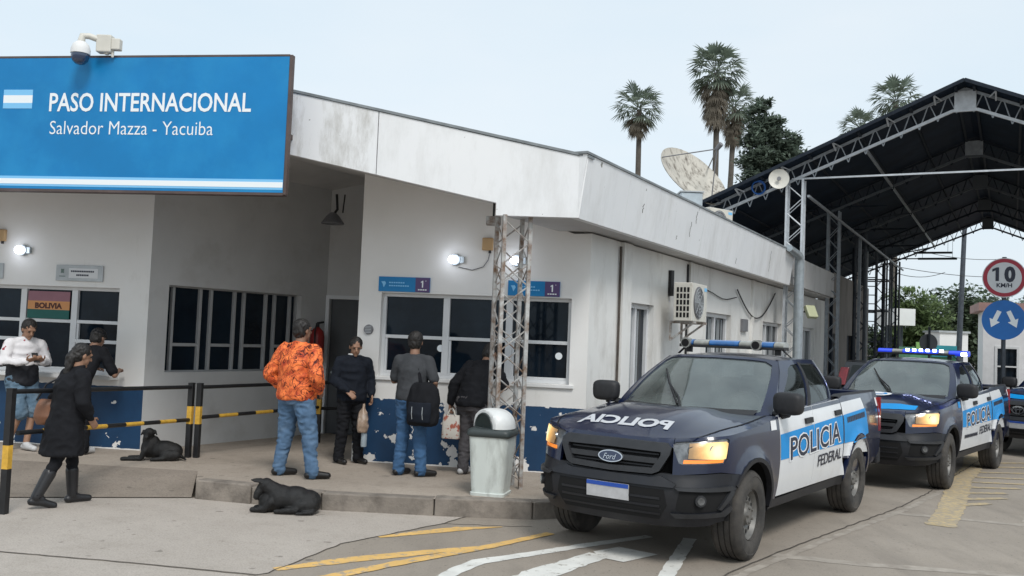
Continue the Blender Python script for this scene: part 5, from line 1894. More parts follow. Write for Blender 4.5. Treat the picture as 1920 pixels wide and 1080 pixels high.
# ---------------------------------------------------------------- road signs at the right
post = V((10.72, 20.3, 0))
t = thing('road_sign', 'post with a round 10 KM/H limit above a blue disc of two white arrows', 'road sign', post)
ry = Matrix.Translation(post)
fd = V((-.42, -.91, 0)).normalized()
rx = V((fd.y, -fd.x, 0)) * -1
def sf(zc):
    return lambda u, v, d=0: post + rx * u + V((0, 0, zc + v)) + fd * (.05 + d)
b = MB(); b.cyl(post, post + V((0, 0, 4.0)), .045, n=12); b.build('post', M['darksteel'], t, smooth=40)
M['signred'] = mat('sign_red', (.36, .022, .045), .5)
M['signface'] = mat('sign_white', (.62, .64, .66), .5, var=.05)
M['signdisc'] = mat('sign_disc_blue', (.006, .135, .45), .45, var=.08)
def sdisc(zc, r, d, m, n):
    b = MB(); b.cyl(sf(zc)(0, 0, d - .012), sf(zc)(0, 0, d), r, n=48); return b.build(n, m, t, smooth=30)
Z1, Z2 = 3.545, 2.625
s1 = sdisc(Z1, .432, 0.006, M['signface'], 'limit_plate')
sdisc(Z1, .415, .010, M['signred'], 'red_ring')
sdisc(Z1, .335, .014, M['signface'], 'white_field')
b = MB(); text_on(b, '0', lambda u, v: sf(Z1)(.105 + u, .075 + v, .018), w=.215, h=.30, bold=.05); b.build('lettering', M['wrapnavy'], t)
b = MB(); b.add([sf(Z1)(u, .075 + v, .018) for u, v in ONE(.30)], [tuple(range(len(ONE(1))))]) ; b.v = [p - rx * .155 for p in b.v]; b.build('lettering', M['wrapnavy'], t)
b = MB(); text_on(b, 'KM/H', lambda u, v: sf(Z1)(u, -.165 + v, .018), w=.30, h=.085, bold=.03); b.build('lettering', M['wrapnavy'], t)
sdisc(Z2, .43, .006, M['signdisc'], 'arrow_plate')
b = MB()
for sx in (-1, 1):
    ar = [(-.045, .19), (.045, .19), (.045, -.03), (.11, -.03), (0, -.20), (-.11, -.03), (-.045, -.03)]
    an = sx * .42
    pts = [(sx * .165 + x * cos(an) - y * sin(an) , x * sin(an) + y * cos(an) + .02) for x, y in ar]
    b.add([sf(Z2)(u, v, .012) for u, v in pts], [tuple(range(7))])
b.build('arrow', M['signwhite'], t)

# pale booth beyond the shed
BW = Wall((20.35, 40.2), (.93, -.36), (-.36, -.93))
t = thing('inspection_booth', 'pale inspection booth with a dark window behind the road sign', 'booth', BW(1.3, 0, 0))
BS = Wall((20.35, 40.2), (.40, .92), (-.92, .40))
b = MB(); BW.sheet(b, 0, 4.6, 0, 3.75, [(.56, 1.30, .62, 2.15)])
BS.sheet(b, .1, 3.6, 0, 3.75, [])
b.build('wall', mat('booth_paint', (.74, .74, .75), .6, var=.06), t)
b = MB(); BW.box(b, -.2, 4.8, 3.75, 4.1, -3.7, .2); b.build('roof', mat('booth_roof_pink', (.36, .22, .20), .7, var=.15), t)
b = MB()
for a, e, c, d in ((.46, 1.40, .54, .62), (.46, 1.40, 2.15, 2.25), (.46, .56, .62, 2.15), (1.30, 1.40, .62, 2.15), (.56, 1.30, 1.36, 1.42)): BW.box(b, a, e, c, d, -.08, .03)
w = b.build('window', M['frame'], t)
b = MB(); BW.box(b, .56, 1.30, .62, 2.15, -.12, -.1); b.build('pane', M['glass'], w)

# ---------------------------------------------------------------- things beyond the shed
t = thing('round_sign', 'grey back of a round road sign on a dark post in the distance', 'road sign', (17.05, 38.0, 0))
b = MB(); b.cyl((17.05, 38, 0), (17.05, 38, 2.9), .05, n=8); b.build('post', M['darksteel'], t)
b = MB(); b.cyl((17.05, 38.06, 2.25), (17.05, 38.08, 2.25), .37, n=28); b.build('plate', mat('sign_back', (.14, .15, .17), .5), t)
t = thing('utility_pole', 'tall dark utility pole beyond the shed', 'pole', (23.0, 48, 0))
b = MB(); b.tube([(23.0, 48, 0), (23.35, 48, 11)], [.15, .10], 10); b.build('pole', M['darksteel'], t, smooth=40)
b = MB(); b.bar((22.4, 48, 9.8), (24.2, 48, 9.8), .1); b.build('cross_arm', M['darksteel'], t)
for i, (p, q, sag, lab) in enumerate((((16.2, 40, 6.55), (24, 46, 6.6), .25, 'upper thin cable strung across the far shed opening'), ((15.4, 38, 5.35), (23, 44, 5.55), .12, 'lower thin cable strung across the far shed opening'), ((15.6, 39, 5.3), (19.5, 42, 5.5), .28, 'slack cable drooping beside the far shed column'))):
    p, q = V(p), V(q)
    b = MB(); b.tube([p + (q - p) * k / 12 - V((0, 0, sag * 4 * (k / 12) * (1 - k / 12))) for k in range(13)], .014, 5)
    tag(b.build('cable', M['dark']), lab, 'cable', 'cables beyond the shed')
t = thing('white_building', 'small white building with a flat roof beyond the shed', 'building', (26.5, 56, 0))
b = MB(); b.box((26.6, 57, 1.55), (1.7, 2, 3.1)); b.build('wall', M['white'], t)
b = MB(); b.box((26.6, 57, 3.15), (1.9, 2.2, .12)); b.build('roof', M['plaque'], t)
b = MB(); b.box((26.9, 55.97, 1.1), (.5, .06, 1.8)); b.build('door', M['darksteel'], t)
t = thing('white_canopy', 'white canopy edge of a building behind the far shed column', 'canopy', (20.5, 48, 0))
b = MB(); b.box((19.95, 48.5, 3.62), (1.1, 2, .85), Matrix.Rotation(.12, 3, 'Z')); b.build('fascia', M['white'], t)
for x in (19.6, 20.3):
    b = MB(); b.box((x, 48.5, 1.6), (.12, .12, 3.2)); b.build('post', M['darksteel'], t)
t = thing('market_kiosk', 'low green and turquoise kiosk beyond the shed', 'kiosk', (20.5, 46, 0))
b = MB(); b.box((20.5, 46, 1.05), (2.2, 1.5, 2.1)); b.build('wall', mat('kiosk_green', (.10, .30, .16), .6, var=.3, vs=2), t)
b = MB(); b.box((21.0, 45.2, 1.95), (1.2, .10, .55)); b.build('sign_board', mat('kiosk_cyan', (.05, .36, .42), .5), t)
b = MB(); b.box((20.0, 45.2, 2.1), (.7, .08, .5)); b.build('awning', mat('kiosk_lime', (.22, .42, .12), .6), t)

# ---------------------------------------------------------------- litter bin
t = thing('litter_bin', 'pale green litter bin with white domed lid on the kerb', 'litter bin', (-.14, 10.0, .17), radians(-14))
def rsq(w, d, r, n=6):
    P = []
    for cx, cy, a0 in ((w - r, d - r, 0), (-w + r, d - r, pi / 2), (-w + r, -d + r, pi), (w - r, -d + r, 3 * pi / 2)):
        P += [(cx + r * cos(a0 + pi / 2 * i / n), cy + r * sin(a0 + pi / 2 * i / n)) for i in range(n + 1)]
    return P
def loftsq(mb, rows, cap=True):
    n = None
    P = []
    for w, d, r, z in rows:
        q = rsq(w, d, r); n = len(q)
        P += [V((x, y, z)) for x, y in q]
    F = [(i * n + k, i * n + (k + 1) % n, (i + 1) * n + (k + 1) % n, (i + 1) * n + k) for i in range(len(rows) - 1) for k in range(n)]
    if cap: F += [tuple(range(n - 1, -1, -1)), tuple(range((len(rows) - 1) * n, len(rows) * n))]
    mb.add(P, F)
b = MB()
loftsq(b, [(.185, .185, .05, 0), (.190, .190, .06, .03), (.176, .176, .06, .035), (.183, .183, .06, .10), (.212, .212, .06, .60), (.215, .215, .06, .63)])
b.build('bin_body', mat('pale_green_plastic', (.60, .64, .61), .45, var=.08, vs=3, var2=((.26, .27, .25), 5, .50, .80), stretch=(1, 1, .3)), t, world=False, smooth=40)
b = MB(); loftsq(b, [(.225, .225, .06, .615), (.236, .236, .06, .63), (.236, .236, .06, .665), (.222, .222, .06, .69), (.200, .200, .06, .70)]); b.build('rim', mat('bin_rim_plastic', (.035, .045, .045), .5), t, world=False, smooth=40)
def dome_pt(a, c):    # a along the axis -1..1, c angle over the top
    return V((.232 * a, -.225 * cos(c) * 1.0, .70 + .235 * sin(c)))
b = MB()
mdir = V((-.62, -.78, 0)).normalized()          # the way the mouth faces
lid = MB()
P, F = [], []
NU, NV = 40, 12
def lidpt(a, v):
    se = lambda w, p: (abs(w) ** p) * (1 if w >= 0 else -1)
    r = .234 * cos(v) ** .70
    q = V((r * se(cos(a), .85), r * se(sin(a), .85), .70 + .205 * sin(v) ** .95))
    cut = .125
    d = q.x * mdir.x + q.y * mdir.y
    if d > cut:
        q -= mdir * (d - cut)
    return q
for j in range(NV + 1):
    for i in range(NU):
        P.append(lidpt(2 * pi * i / NU, (pi / 2 - .02) * j / NV))
F = [(j * NU + i, j * NU + (i + 1) % NU, (j + 1) * NU + (i + 1) % NU, (j + 1) * NU + i) for j in range(NV) for i in range(NU)] + [tuple(range(NV * NU, (NV + 1) * NU))]
lid.add(P, F)
lo = lid.build('lid', mat('white_lid', (.66, .67, .66), .4, var=.08, vs=5, var2=((.42, .41, .38), 5, .6, .85)), t, world=False, smooth=35)
b = MB()
sdv = V((-mdir.y, mdir.x, 0))
arc = [mdir * .1285 + sdv * .150 * cos(pi * k / 18) + V((0, 0, .702 + .150 * sin(pi * k / 18))) for k in range(19)]
b.add(arc, [tuple(range(19))])
b.build('mouth', mat('bin_mouth', (.012, .022, .02), .35), lo, world=False)
b = MB(); b.tube(arc, .010, 6); b.build('mouth_edge', mat('mouth_edge', (.04, .05, .05), .4), lo, world=False, smooth=40)

# ---------------------------------------------------------------- railings
def rail_post(loc, h, lab):
    t = thing('barrier_post', lab, 'barrier post', loc, radians(-9), 'black and yellow barrier posts')
    for z0, z1, m in ((0, .42, 'dark'), (.42, .64, 'yellow'), (.64, h, 'dark')):
        b = MB(); b.box((0, 0, (z0 + z1) / 2), (.062, .062, z1 - z0)); b.build('band', M[m], t, world=False)
    b = MB(); b.box((0, 0, h + .006), (.066, .066, .012)); b.build('cap', M['dark'], t, world=False)
def rail(p, q, lab, name='barrier_rail', stripes=False, r=.024):
    p, q = V(p), V(q)
    t = thing(name, lab, 'rail', p, 0, 'black and yellow barrier rails')
    if not stripes:
        b = MB(); b.cyl(p, q, r, n=10); b.build('tube', M['dark'], t, smooth=40)
    else:
        n = int((q - p).length / .30)
        for i in range(n):
            b = MB(); b.cyl(p + (q - p) * i / n, p + (q - p) * (i + 1) / n, r, n=10)
            b.build('yellow_band' if i % 2 else 'black_band', M['yellow' if i % 2 else 'dark'], t, smooth=40)
pA, pB, pC, pD = V((-4.66, 8.82, .0)), V((-3.97, 11.78, .17)), V((-3.87, 11.80, .17)), V((-2.77, 13.84, .17))
rail_post(pA, 1.16, 'black and yellow barrier post at the left photo edge')
rail_post(pB, .92, 'left of two paired barrier posts beside the lying dog')
rail_post(pC, .92, 'right of two paired barrier posts beside the lying dog')
rail_post(pD, .92, 'barrier post deep in the recess behind the man in orange')
rail(pA + V((0, 0, 1.14)), pB + V((0, 0, .88)), 'black top rail from the left photo edge to the paired posts')
rail(pA + V((.03, .1, .745)), pB + V((0, 0, .47)), 'striped lower rail from the left photo edge to the paired posts', stripes=True)
rail(pC + V((0, 0, .88)), pD + V((0, 0, .88)), 'black top rail from the paired posts into the recess')
rail(pC + V((0, 0, .50)), pD + V((0, 0, .52)), 'striped lower rail from the paired posts into the recess', stripes=True)
rail(pD + V((0, 0, .88)), pD + V((.62, .35, .88)), 'short black top rail at the recess door')
rail(pD + V((0, 0, .50)), pD + V((.62, .35, .50)), 'short black lower rail at the recess door')
# ---------------------------------------------------------------- trees
def leaf_mat(name, c, v=.5):
    m = mat(name, c, .6, var=v, vs=1.3, spec=.25)
    N, L = nt(m)
    p = N["Principled BSDF"]
    tr = N.new("ShaderNodeBsdfTranslucent")
    src = p.inputs["Base Color"].links[0].from_socket
    L.new(src, tr.inputs[0])
    mx = N.new("ShaderNodeMixShader")
    mx.inputs[0].default_value = .4
    L.new(p.outputs[0], mx.inputs[1])
    L.new(tr.outputs[0], mx.inputs[2])
    L.new(mx.outputs[0], N["Material Output"].inputs["Surface"])
    return m
M['palmleaf'] = leaf_mat('palm_leaf', (.16, .195, .15))  # paler green: haze over the distant palms is put into the colour
M['palmdead'] = leaf_mat('dead_palm_leaf', (.19, .165, .13))
M['palmtrunk'] = mat('palm_trunk', (.10, .088, .075), .9, var=.3, vs=3)
M['leafdark'] = leaf_mat('hazy_foliage', (.15, .19, .15), .5)  # foliage lightened, distance haze put into the leaf colour
M['leafmid'] = leaf_mat('mid_foliage', (.125, .165, .105), .6)
M['leaflight'] = leaf_mat('light_foliage', (.17, .23, .105), .5)
M['bark'] = mat('bark', (.09, .075, .06), .9, var=.3, vs=6, bump=.5, bs=20)

def fan_palm(label, base, top, R, seed, skirt=1.0, group='tall fan palms behind the office', nf=36):
    """trunk from base to top, crown of pleated fans round top"""
    r = random.Random(seed)
    base, top = V(base), V(top)
    t = thing('palm_tree', label, 'palm tree', base, 0, group)
    b = MB()
    h = (top - base).length
    pts = [base + (top - base) * k / 8 + V((sin(k * .8 + seed) * .06, 0, 0)) for k in range(9)]
    b.tube(pts, [.22 - .008 * k for k in range(9)], 10)
    b.build('trunk', M['palmtrunk'], t, smooth=50)
    def fan(mb, c, d, L, n=11, droop=.25, spread=2.3):
        x, y, d = frame3(d)
        hub = c + d * L * .50
        mb.bar(c, hub, .03)
        for i in range(n):
            a = (i / (n - 1) - .5) * spread
            ld = (d * cos(a) + x * sin(a)).normalized()
            tip = hub + ld * L * .60 * (1 - .12 * abs(a)) * r.uniform(.9, 1.08)
            tip.z -= droop * L * (.3 + abs(a) * .25) * r.uniform(.6, 1.3)
            mid = hub + (tip - hub) * .55 + V((0, 0, .06 * L))
            w = x * cos(a) - d * sin(a)
            ww = L * .036
            mb.add([hub, mid - w * ww + y * .03, tip, mid + w * ww + y * .03], [(0, 1, 2, 3)])
    b = MB()
    for i in range(nf):
        az = i * 2.39996 + r.uniform(-.3, .3)
        el = math.asin(min(1, max(-1, -.80 + 1.78 * ((i + .5) / nf) ** .9)))
        d = V((cos(az) * cos(el), sin(az) * cos(el), sin(el)))
        fan(b, top + V((0, 0, .1)) + d * .1, d, R * r.uniform(.88, 1.1) * (1.0 if el > 0 else .92), droop=.16 + .25 * (1 - sin(max(el, 0))))
    b.build('crown', M['palmleaf'], t)
    if skirt:
        b = MB()
        for i in range(int(26 * skirt)):
            az = i * 2.39996 + r.uniform(-.3, .3)
            el = -.75 - .55 * (i / (26 * skirt)) 
            d = V((cos(az) * cos(el), sin(az) * cos(el), sin(el)))
            c = top - V((0, 0, R * .62 * skirt * (i / (26 * skirt))))
            fan(b, c, d, R * r.uniform(.7, .85), n=9, droop=.35, spread=1.2)
        b.build('dead_skirt', M['palmdead'], t)
    return t
fan_palm('fan palm standing alone at left, with a round crown above the white roof', (8.0, 58, 0), (7.50, 58, 16.35), 1.62, 1, .75)
fan_palm('tallest fan palm, its long dense crown highest of the group', (12.1, 55, 0), (11.65, 55, 18.0), 1.85, 2, 2.0, nf=44)
fan_palm('fan palm close behind the tallest one, its crown half hidden', (13.45, 60, 0), (13.95, 60, 17.3), 1.6, 3, 1.6)
fan_palm('fan palm rising above the shed roof slope', (25.4, 62, 0), (25.3, 62, 18.6), 1.75, 4, 0)
fan_palm('lower fan palm just peeking over the shed roof slope', (22.9, 62, 0), (22.95, 62, 16.6), 1.5, 5, 0)

def broad_tree(name, label, cat, base, h, lobes, m, seed, n=5200, leaf=.16, group=None, needle=False):
    """trunk and limbs plus many small leaf faces spread through overlapping lobes (centre, radius)"""
    r = random.Random(seed)
    base = V(base)
    t = thing(name, label, cat, base, 0, group)
    b = MB()
    b.tube([base, base + V((.1, 0, h * .35)), base + V((.0, .1, h * .7)), base + V((.05, 0, h * .9))], [.03 * h, .022 * h, .014 * h, .006 * h], 9)
    for c, rad in lobes:
        c = base + V(c)
        b.tube([base + V((0, 0, max(.3, c.z - base.z - rad * 1.4) * .8)), base + (c - base) * .75 , c], [.007 * h, .005 * h, .002 * h], 6)
    b.build('trunk', M['bark'], t, smooth=50)
    tot = sum(rad ** 2 for c, rad in lobes)
    b = MB()
    for c, rad in lobes:
        c = base + V(c)
        k = int(n * rad ** 2 / tot)
        nc = max(6, k // 42)
        for q in range(nc):
            u = V((r.gauss(0, 1), r.gauss(0, 1), r.gauss(0, .85))).normalized()
            cc = c + u * rad * r.uniform(.45, 1.05)
            cs = rad * r.uniform(.16, .30)
            for j in range(k // nc):
                p = cc + V((r.gauss(0, cs), r.gauss(0, cs), r.gauss(0, cs * (.38 if needle else .7))))
                d = V((r.gauss(0, 1), r.gauss(0, 1), r.gauss(0, .5) + (.2 if needle else 0))).normalized()
                x, y, d = frame3(d)
                L, W = leaf * r.uniform(.7, 1.3), leaf * (.24 if needle else .42) * r.uniform(.7, 1.2)
                b.add([p, p + d * L * .5 + x * W, p + d * L, p + d * L * .5 - x * W], [(0, 1, 2, 3)])
    b.build('crown', m, t)
    return t
broad_tree('conifer_tree', 'dark bushy conifer beside the tall palms, behind the shed roof', 'tree', (14.05, 50, 0), 15.5,
    [((-.75, 0, 14.9), .45), ((-.9, .2, 14.1), .75), ((-.3, 0, 13.7), .65), ((-1.1, 0, 13.1), .85), ((.1, -.2, 12.9), .85), ((.75, 0, 12.4), .65), ((-.9, 0, 11.9), 1.1), ((.4, 0, 11.7), 1.1), ((1.35, .1, 11.6), .65), ((-.6, 0, 10.6), 1.3), ((1.0, 0, 10.5), 1.2)], M['leafdark'], 11, 15000, .34, needle=True)
GT = 'trees beyond the shed'
broad_tree('leafy_tree', 'bright feathery tree right of the far shed columns', 'tree', (26.0, 60, 0), 6,
    [((-.6, 0, 4.9), 1.1), ((.4, 0, 4.6), 1.2), ((-.3, 0, 3.4), 1.5), ((1.0, .1, 3.4), 1.2), ((.2, 0, 2.2), 1.5), ((1.4, 0, 2.0), 1.0)], M['leaflight'], 12, 7500, .36, GT, True)
broad_tree('leafy_tree', 'broad dark tree behind the utility pole', 'tree', (33.5, 72, 0), 6.6,
    [((-2.0, 0, 4.4), 1.6), ((0, 0, 5.2), 1.8), ((2, 0, 5.3), 1.7), ((-2.5, 0, 2.8), 1.7), ((0, 0, 3.2), 2.0), ((2.2, 0, 3.4), 1.9), ((-1, 0, 1.6), 1.7), ((2, 0, 1.5), 1.7)], M['leafmid'], 13, 11000, .36, GT)
broad_tree('leafy_tree', 'dark green tree between the pole and the road signs', 'tree', (38.5, 76, 0), 6.6,
    [((-1.4, 0, 4.9), 1.8), ((1.0, 0, 5.2), 1.9), ((-1, 0, 2.8), 2.2), ((1.6, 0, 3.0), 2.2), ((3.4, 0, 4.6), 1.8), ((3.6, 0, 2.5), 2.0)], M['leafdark'], 14, 9000, .38, GT)
broad_tree('leafy_tree', 'low dark bushy tree behind the kiosk', 'tree', (24.0, 62, 0), 4,
    [((-.6, 0, 2.8), 1.1), ((.8, 0, 2.6), 1.2), ((0, 0, 1.3), 1.4), ((2.0, 0, 1.6), 1.2)], M['leafmid'], 15, 3200, .30, GT)
broad_tree('leafy_tree', 'mid green tree at the end of the road behind the booth', 'tree', (46, 84, 0), 7,
    [((-2, 0, 4.8), 2.0), ((1, 0, 5.4), 2.2), ((3.5, 0, 4.6), 2.0), ((-1, 0, 2.6), 2.3), ((2.4, 0, 2.4), 2.4)], M['leafmid'], 16, 4200, .4, GT)
b = MB()
r = random.Random(21)
for i in range(5200):
    u = r.random()
    c = V((16 + 80 * u, 92 + 6 * r.random(), 0))
    hgt = 3.0 + 1.6 * noise.noise(V((u * 9, 0, 0))) + 1.0 * noise.noise(V((u * 31, 2, 0)))
    p = c + V((0, 0, abs(r.gauss(.55, .32)) * hgt))
    d = V((r.gauss(0, 1), r.gauss(0, 1), r.gauss(0, .6))).normalized()
    x, y, d = frame3(d)
    L = r.uniform(.5, 1.0)
    b.add([p, p + d * L * .5 + x * L * .3, p + d * L, p + d * L * .5 - x * L * .3], [(0, 1, 2, 3)])
tag(b.build('far_treeline', M['leafdark']), 'dark line of trees closing the road far away', 'trees', kind='stuff')
# ---------------------------------------------------------------- people and dogs
def soft(mb, voxel, name, mats, parent, amp=0, freq=9, stretch=(1, 1, .6), smooth=3, amp2=0):
    """merge overlapping closed shapes into one continuous skin"""
    me = D.meshes.new(name)
    me.from_pydata([p[:] for p in mb.v], [], mb.f)
    fix_normals(me)
    o = D.objects.new(name, me)
    COL.objects.link(o)
    rm = o.modifiers.new('r', 'REMESH')
    rm.mode = 'VOXEL'
    rm.voxel_size = voxel
    sm = o.modifiers.new('s', 'SMOOTH')
    sm.iterations = smooth
    sm.factor = .5
    dg = bpy.context.evaluated_depsgraph_get()
    m2 = D.meshes.new_from_object(o.evaluated_get(dg))
    D.objects.remove(o)
    D.meshes.remove(me)
    m2.name = name
    if amp:
        nv = len(m2.vertices)
        co = [v.co.copy() for v in m2.vertices]
        no = [v.normal.copy() for v in m2.vertices]
        for i in range(nv):
            c = co[i]
            q = V((c.x * stretch[0], c.y * stretch[1], c.z * stretch[2])) * freq
            d = amp * (1 - 2 * abs(noise.noise(q + V((3, 7, 1)))) * 1.3)
            if amp2: d += amp2 * noise.noise(c * freq * 4)
            m2.vertices[i].co = c + no[i] * d
    m2.polygons.foreach_set("use_smooth", [True] * len(m2.polygons))
    m2.materials.clear()
    m2.materials.append(mats)
    o = D.objects.new(name, m2)
    link(o, parent)
    return o

def cone(b, p, q, r0, r1=None):
    r1 = r0 if r1 is None else r1
    p, q = V(p), V(q)
    b.sphere(p, r0, 12, 8); b.sphere(q, r1, 12, 8)
    if (q - p).length > 1e-4: b.cyl(p, q, r0, r1, 12)
def chain(b, pts, rs):
    for i in range(len(pts) - 1): cone(b, pts[i], pts[i + 1], rs[i], rs[i + 1])
def rings(b, rows, yaw=0, n=20):
    """closed elliptical loft: rows of (centre, front-back radius, side radius)"""
    P = []
    for c, rx, ry in rows:
        c = V(c)
        for k in range(n):
            a = 2 * pi * k / n
            x, y = rx * cos(a), ry * sin(a)
            P.append(c + V((x * cos(yaw) - y * sin(yaw), x * sin(yaw) + y * cos(yaw), 0)))
    m = len(rows)
    F = [(i * n + k, i * n + (k + 1) % n, (i + 1) * n + (k + 1) % n, (i + 1) * n + k) for i in range(m - 1) for k in range(n)]
    F += [tuple(range(n - 1, -1, -1)), tuple(range((m - 1) * n, m * n))]
    b.add(P, F)
def hand(b, w, d, palm_n, side, curl=.5, k=1.0):
    """palm with four unequal bent fingers and a thumb; w wrist, d direction, palm_n the way the palm faces"""
    d = V(d).normalized()
    pn = V(palm_n); pn = (pn - d * pn.dot(d)).normalized()
    x = d.cross(pn) * side            # towards the thumb
    c = w + d * .05 * k
    for s in (-.028, -.01, .01, .028):
        cone(b, w + x * s * .7 * k, w + d * .085 * k + x * s * k, .014 * k, .012 * k)
    for i, (s, L) in enumerate(((.030, .070), (.010, .080), (-.010, .074), (-.029, .058))):
        p = w + d * .088 * k + x * s * k
        dd = d
        for j in range(3):
            a = curl * (.5 + .45 * j)
            dj = (d * cos(a * (j + .6) * .8) + pn * sin(a * (j + .6) * .8)).normalized()
            q = p + dj * L * k * (.45, .32, .25)[j]
            cone(b, p, q, (.0090 - .0008 * j) * k, (.0086 - .0008 * j) * k)
            p = q
    p = w + d * .025 * k + x * .030 * k
    q = p + (d * .6 + x * .75 + pn * .3).normalized() * .042 * k
    e = q + (d * .9 + x * .15 + pn * .35).normalized() * .034 * k
    cone(b, p, q, .0125 * k, .0105 * k); cone(b, q, e, .0105 * k, .0085 * k)

def person(label, loc, rz, P, skin, top, legs, shoe, hair, H=1.72, group='people at the border office', bulk=1.0, sleeve=1.0, hem=.80, shorts=False, coat=None, boots=False, hairlen=.0, cap=None, collar=None):
    T = thing('person', label, 'person', loc, rz, group)
    s = H / 1.72
    T.scale = (s, s, s)
    MATW[T.name] = MATW[T.name] @ Matrix.Scale(s, 4)
    d = dict(pel=(0, 0, .93), chest=(0, 0, 1.26), neck=(0, 0, 1.45), head=(.02, 0, 1.60), hr=(0, .10, .92), sh=.185,
             el={1: (-.03, .27, 1.13), -1: (-.03, -.27, 1.13)}, wr={1: (.05, .29, .88), -1: (.05, -.29, .88)},
             kn={1: (.03, .11, .50), -1: (.03, -.11, .50)}, an={1: (0, .12, .09), -1: (0, -.12, .09)}, toe={1: 0, -1: 0}, heel={1: 0, -1: 0},
             hd={1: (0, 0, -1), -1: (0, 0, -1)}, pn={1: (0, -1, 0), -1: (0, 1, 0)}, curl={1: .55, -1: .55}, hyaw=0, hpitch=0, shyaw=0)
    d.update(P)
    pel, chest, neck, head = [V(d[k]) for k in ('pel', 'chest', 'neck', 'head')]
    up = (neck - chest).normalized()
    sy = d['shyaw']
    shp = {k: chest + (neck - chest) * .60 + V((-sin(sy), cos(sy), 0)) * k * d['sh'] for k in (1, -1)}
    hip = {k: pel + V((0, .09 * k, -.02)) for k in (1, -1)}
    kn, an, el, wr = [{k: V(d[n][k]) for k in (1, -1)} for n in ('kn', 'an', 'el', 'wr')]
    # ---- body, one continuous surface
    b = MB()
    Rh = Matrix.Rotation(d['hyaw'], 3, 'Z') @ Matrix.Rotation(d['hpitch'], 3, 'Y')
    hp = lambda x, y, z: head + Rh @ V((x, y, z))
    b.sphere(head + Rh @ V((-.008, 0, .022)), (.096, .078, .098), 20, 14, Rh)
    b.sphere(head + Rh @ V((.022, 0, -.045)), (.070, .060, .075), 16, 10, Rh)
    cone(b, hp(.088, 0, .012), hp(.106, 0, -.022), .011, .015)         # nose
    cone(b, hp(.078, -.02, -.062), hp(.078, .02, -.062), .010)         # lips
    cone(b, hp(.070, 0, -.098), hp(.060, 0, -.10), .022)               # chin
    cone(b, hp(.082, -.035, .032), hp(.082, .035, .032), .011)         # brow
    for k in (1, -1):
        b.sphere(hp(-.005, .080 * k, -.008), (.020, .010, .032), 10, 8, Rh)
    cone(b, head + Rh @ V((-.02, 0, -.06)), neck + V((0, 0, .0)), .055, .062)
    rings(b, [(pel + V((0, 0, -.09)), .09, .12), (pel, .105, .15), (pel + (chest - pel) * .5, .09, .13), (chest, .105, .15), (chest + (neck - chest) * .6, .085, .15), (neck, .055, .07)])
    for k in (1, -1):
        chain(b, [shp[k], el[k], wr[k]], [.050, .038, .026])
        hand(b, wr[k], d['hd'][k], d['pn'][k], -k, d['curl'][k])
        chain(b, [hip[k], kn[k], an[k]], [.075, .052, .038])
        cone(b, an[k], an[k] + V((.02, 0, -.04)), .034, .028)
    body = soft(b, .0065, 'body', skin, T, smooth=2)
    for k in (1, -1):
        e = MB(); e.sphere(hp(.083, .031 * k, .008), (.009, .014, .009), 10, 6, Rh)
        e.build('eye', M['eye'], body, world=False, smooth=60)
    # ---- hair
    b = MB()
    b.sphere(head + Rh @ V((-.022, 0, .042)), (.096, .088, .090), 20, 14, Rh)
    b.sphere(head + Rh @ V((-.045, 0, -.01)), (.070, .080, .085), 16, 10, Rh)
    if hairlen:
        chain(b, [hp(-.07, 0, .02), hp(-.10, 0, -.06), hp(-.09, 0, -.06 - hairlen)], [.06, .055, .03])
    soft(b, .008, 'hair', hair, T, amp=.007, freq=38, smooth=1, amp2=.003)
    if cap:
        b = MB()
        b.sphere(head + Rh @ V((-.012, 0, .058)), (.106, .092, .075), 20, 12, Rh)
        cone(b, hp(.09, -.03, .05), hp(.15, 0, .045), .02, .012); cone(b, hp(.09, .03, .05), hp(.15, 0, .045), .02, .012)
        soft(b, .010, 'cap', cap, T, smooth=2)
    # ---- legs
    B = bulk
    b = MB()
    end = .55 if shorts else 1.0
    rings(b, [(pel + V((0, 0, -.13)), .11 * B, .155 * B), (pel + V((-.01, 0, -.04)), .135 * B, .175 * B), (pel + V((0, 0, .05)), .115 * B, .155 * B), (pel + V((0, 0, .10)), .085 * B, .12 * B)])
    for k in (1, -1):
        a = an[k] + V((0, 0, .0))
        if shorts:
            chain(b, [hip[k], kn[k] + (hip[k] - kn[k]) * -.02], [.115 * B, .092])
        elif boots:
            chain(b, [hip[k], kn[k], a], [.10 * B, .062, .045])
        else:
            chain(b, [hip[k], kn[k], kn[k] + (a - kn[k]) * .6, a], [.108 * B, .078 * B, .070, .066])
            cone(b, a + V((.005, 0, -.02)), a + V((.01, 0, .02)), .068, .066)
    soft(b, .013, 'trousers' if not shorts else 'shorts', legs, T, amp=.011, freq=10, stretch=(1, 1, 1.9), amp2=.003)
    # ---- upper garment
    b = MB()
    hz = hem - .93
    mid = pel + (chest - pel) * .5
    if coat:
        rings(b, [(pel + V((-.02, 0, coat - .93)), .19 * B, .23 * B), (pel + V((-.01, 0, -.15)), .165 * B, .205 * B), (mid, .14 * B, .175 * B), (chest, .155 * B, .195 * B), (chest + (neck - chest) * .55, .125 * B, .20 * B), (neck + up * -.02, .075, .10), (neck + up * .035, .066, .075)])
    else:
        rings(b, [(pel + V((0, 0, hz)), .150 * B, .190 * B), (pel + V((0, 0, hz + .05)), .160 * B, .198 * B), (mid, .150 * B, .188 * B), (chest, .152 * B, .195 * B), (chest + (neck - chest) * .55, .120 * B, .19 * B), (neck + up * -.025, .075, .105), (neck + up * (.03 if sleeve > .6 else .0), .064, .07)])
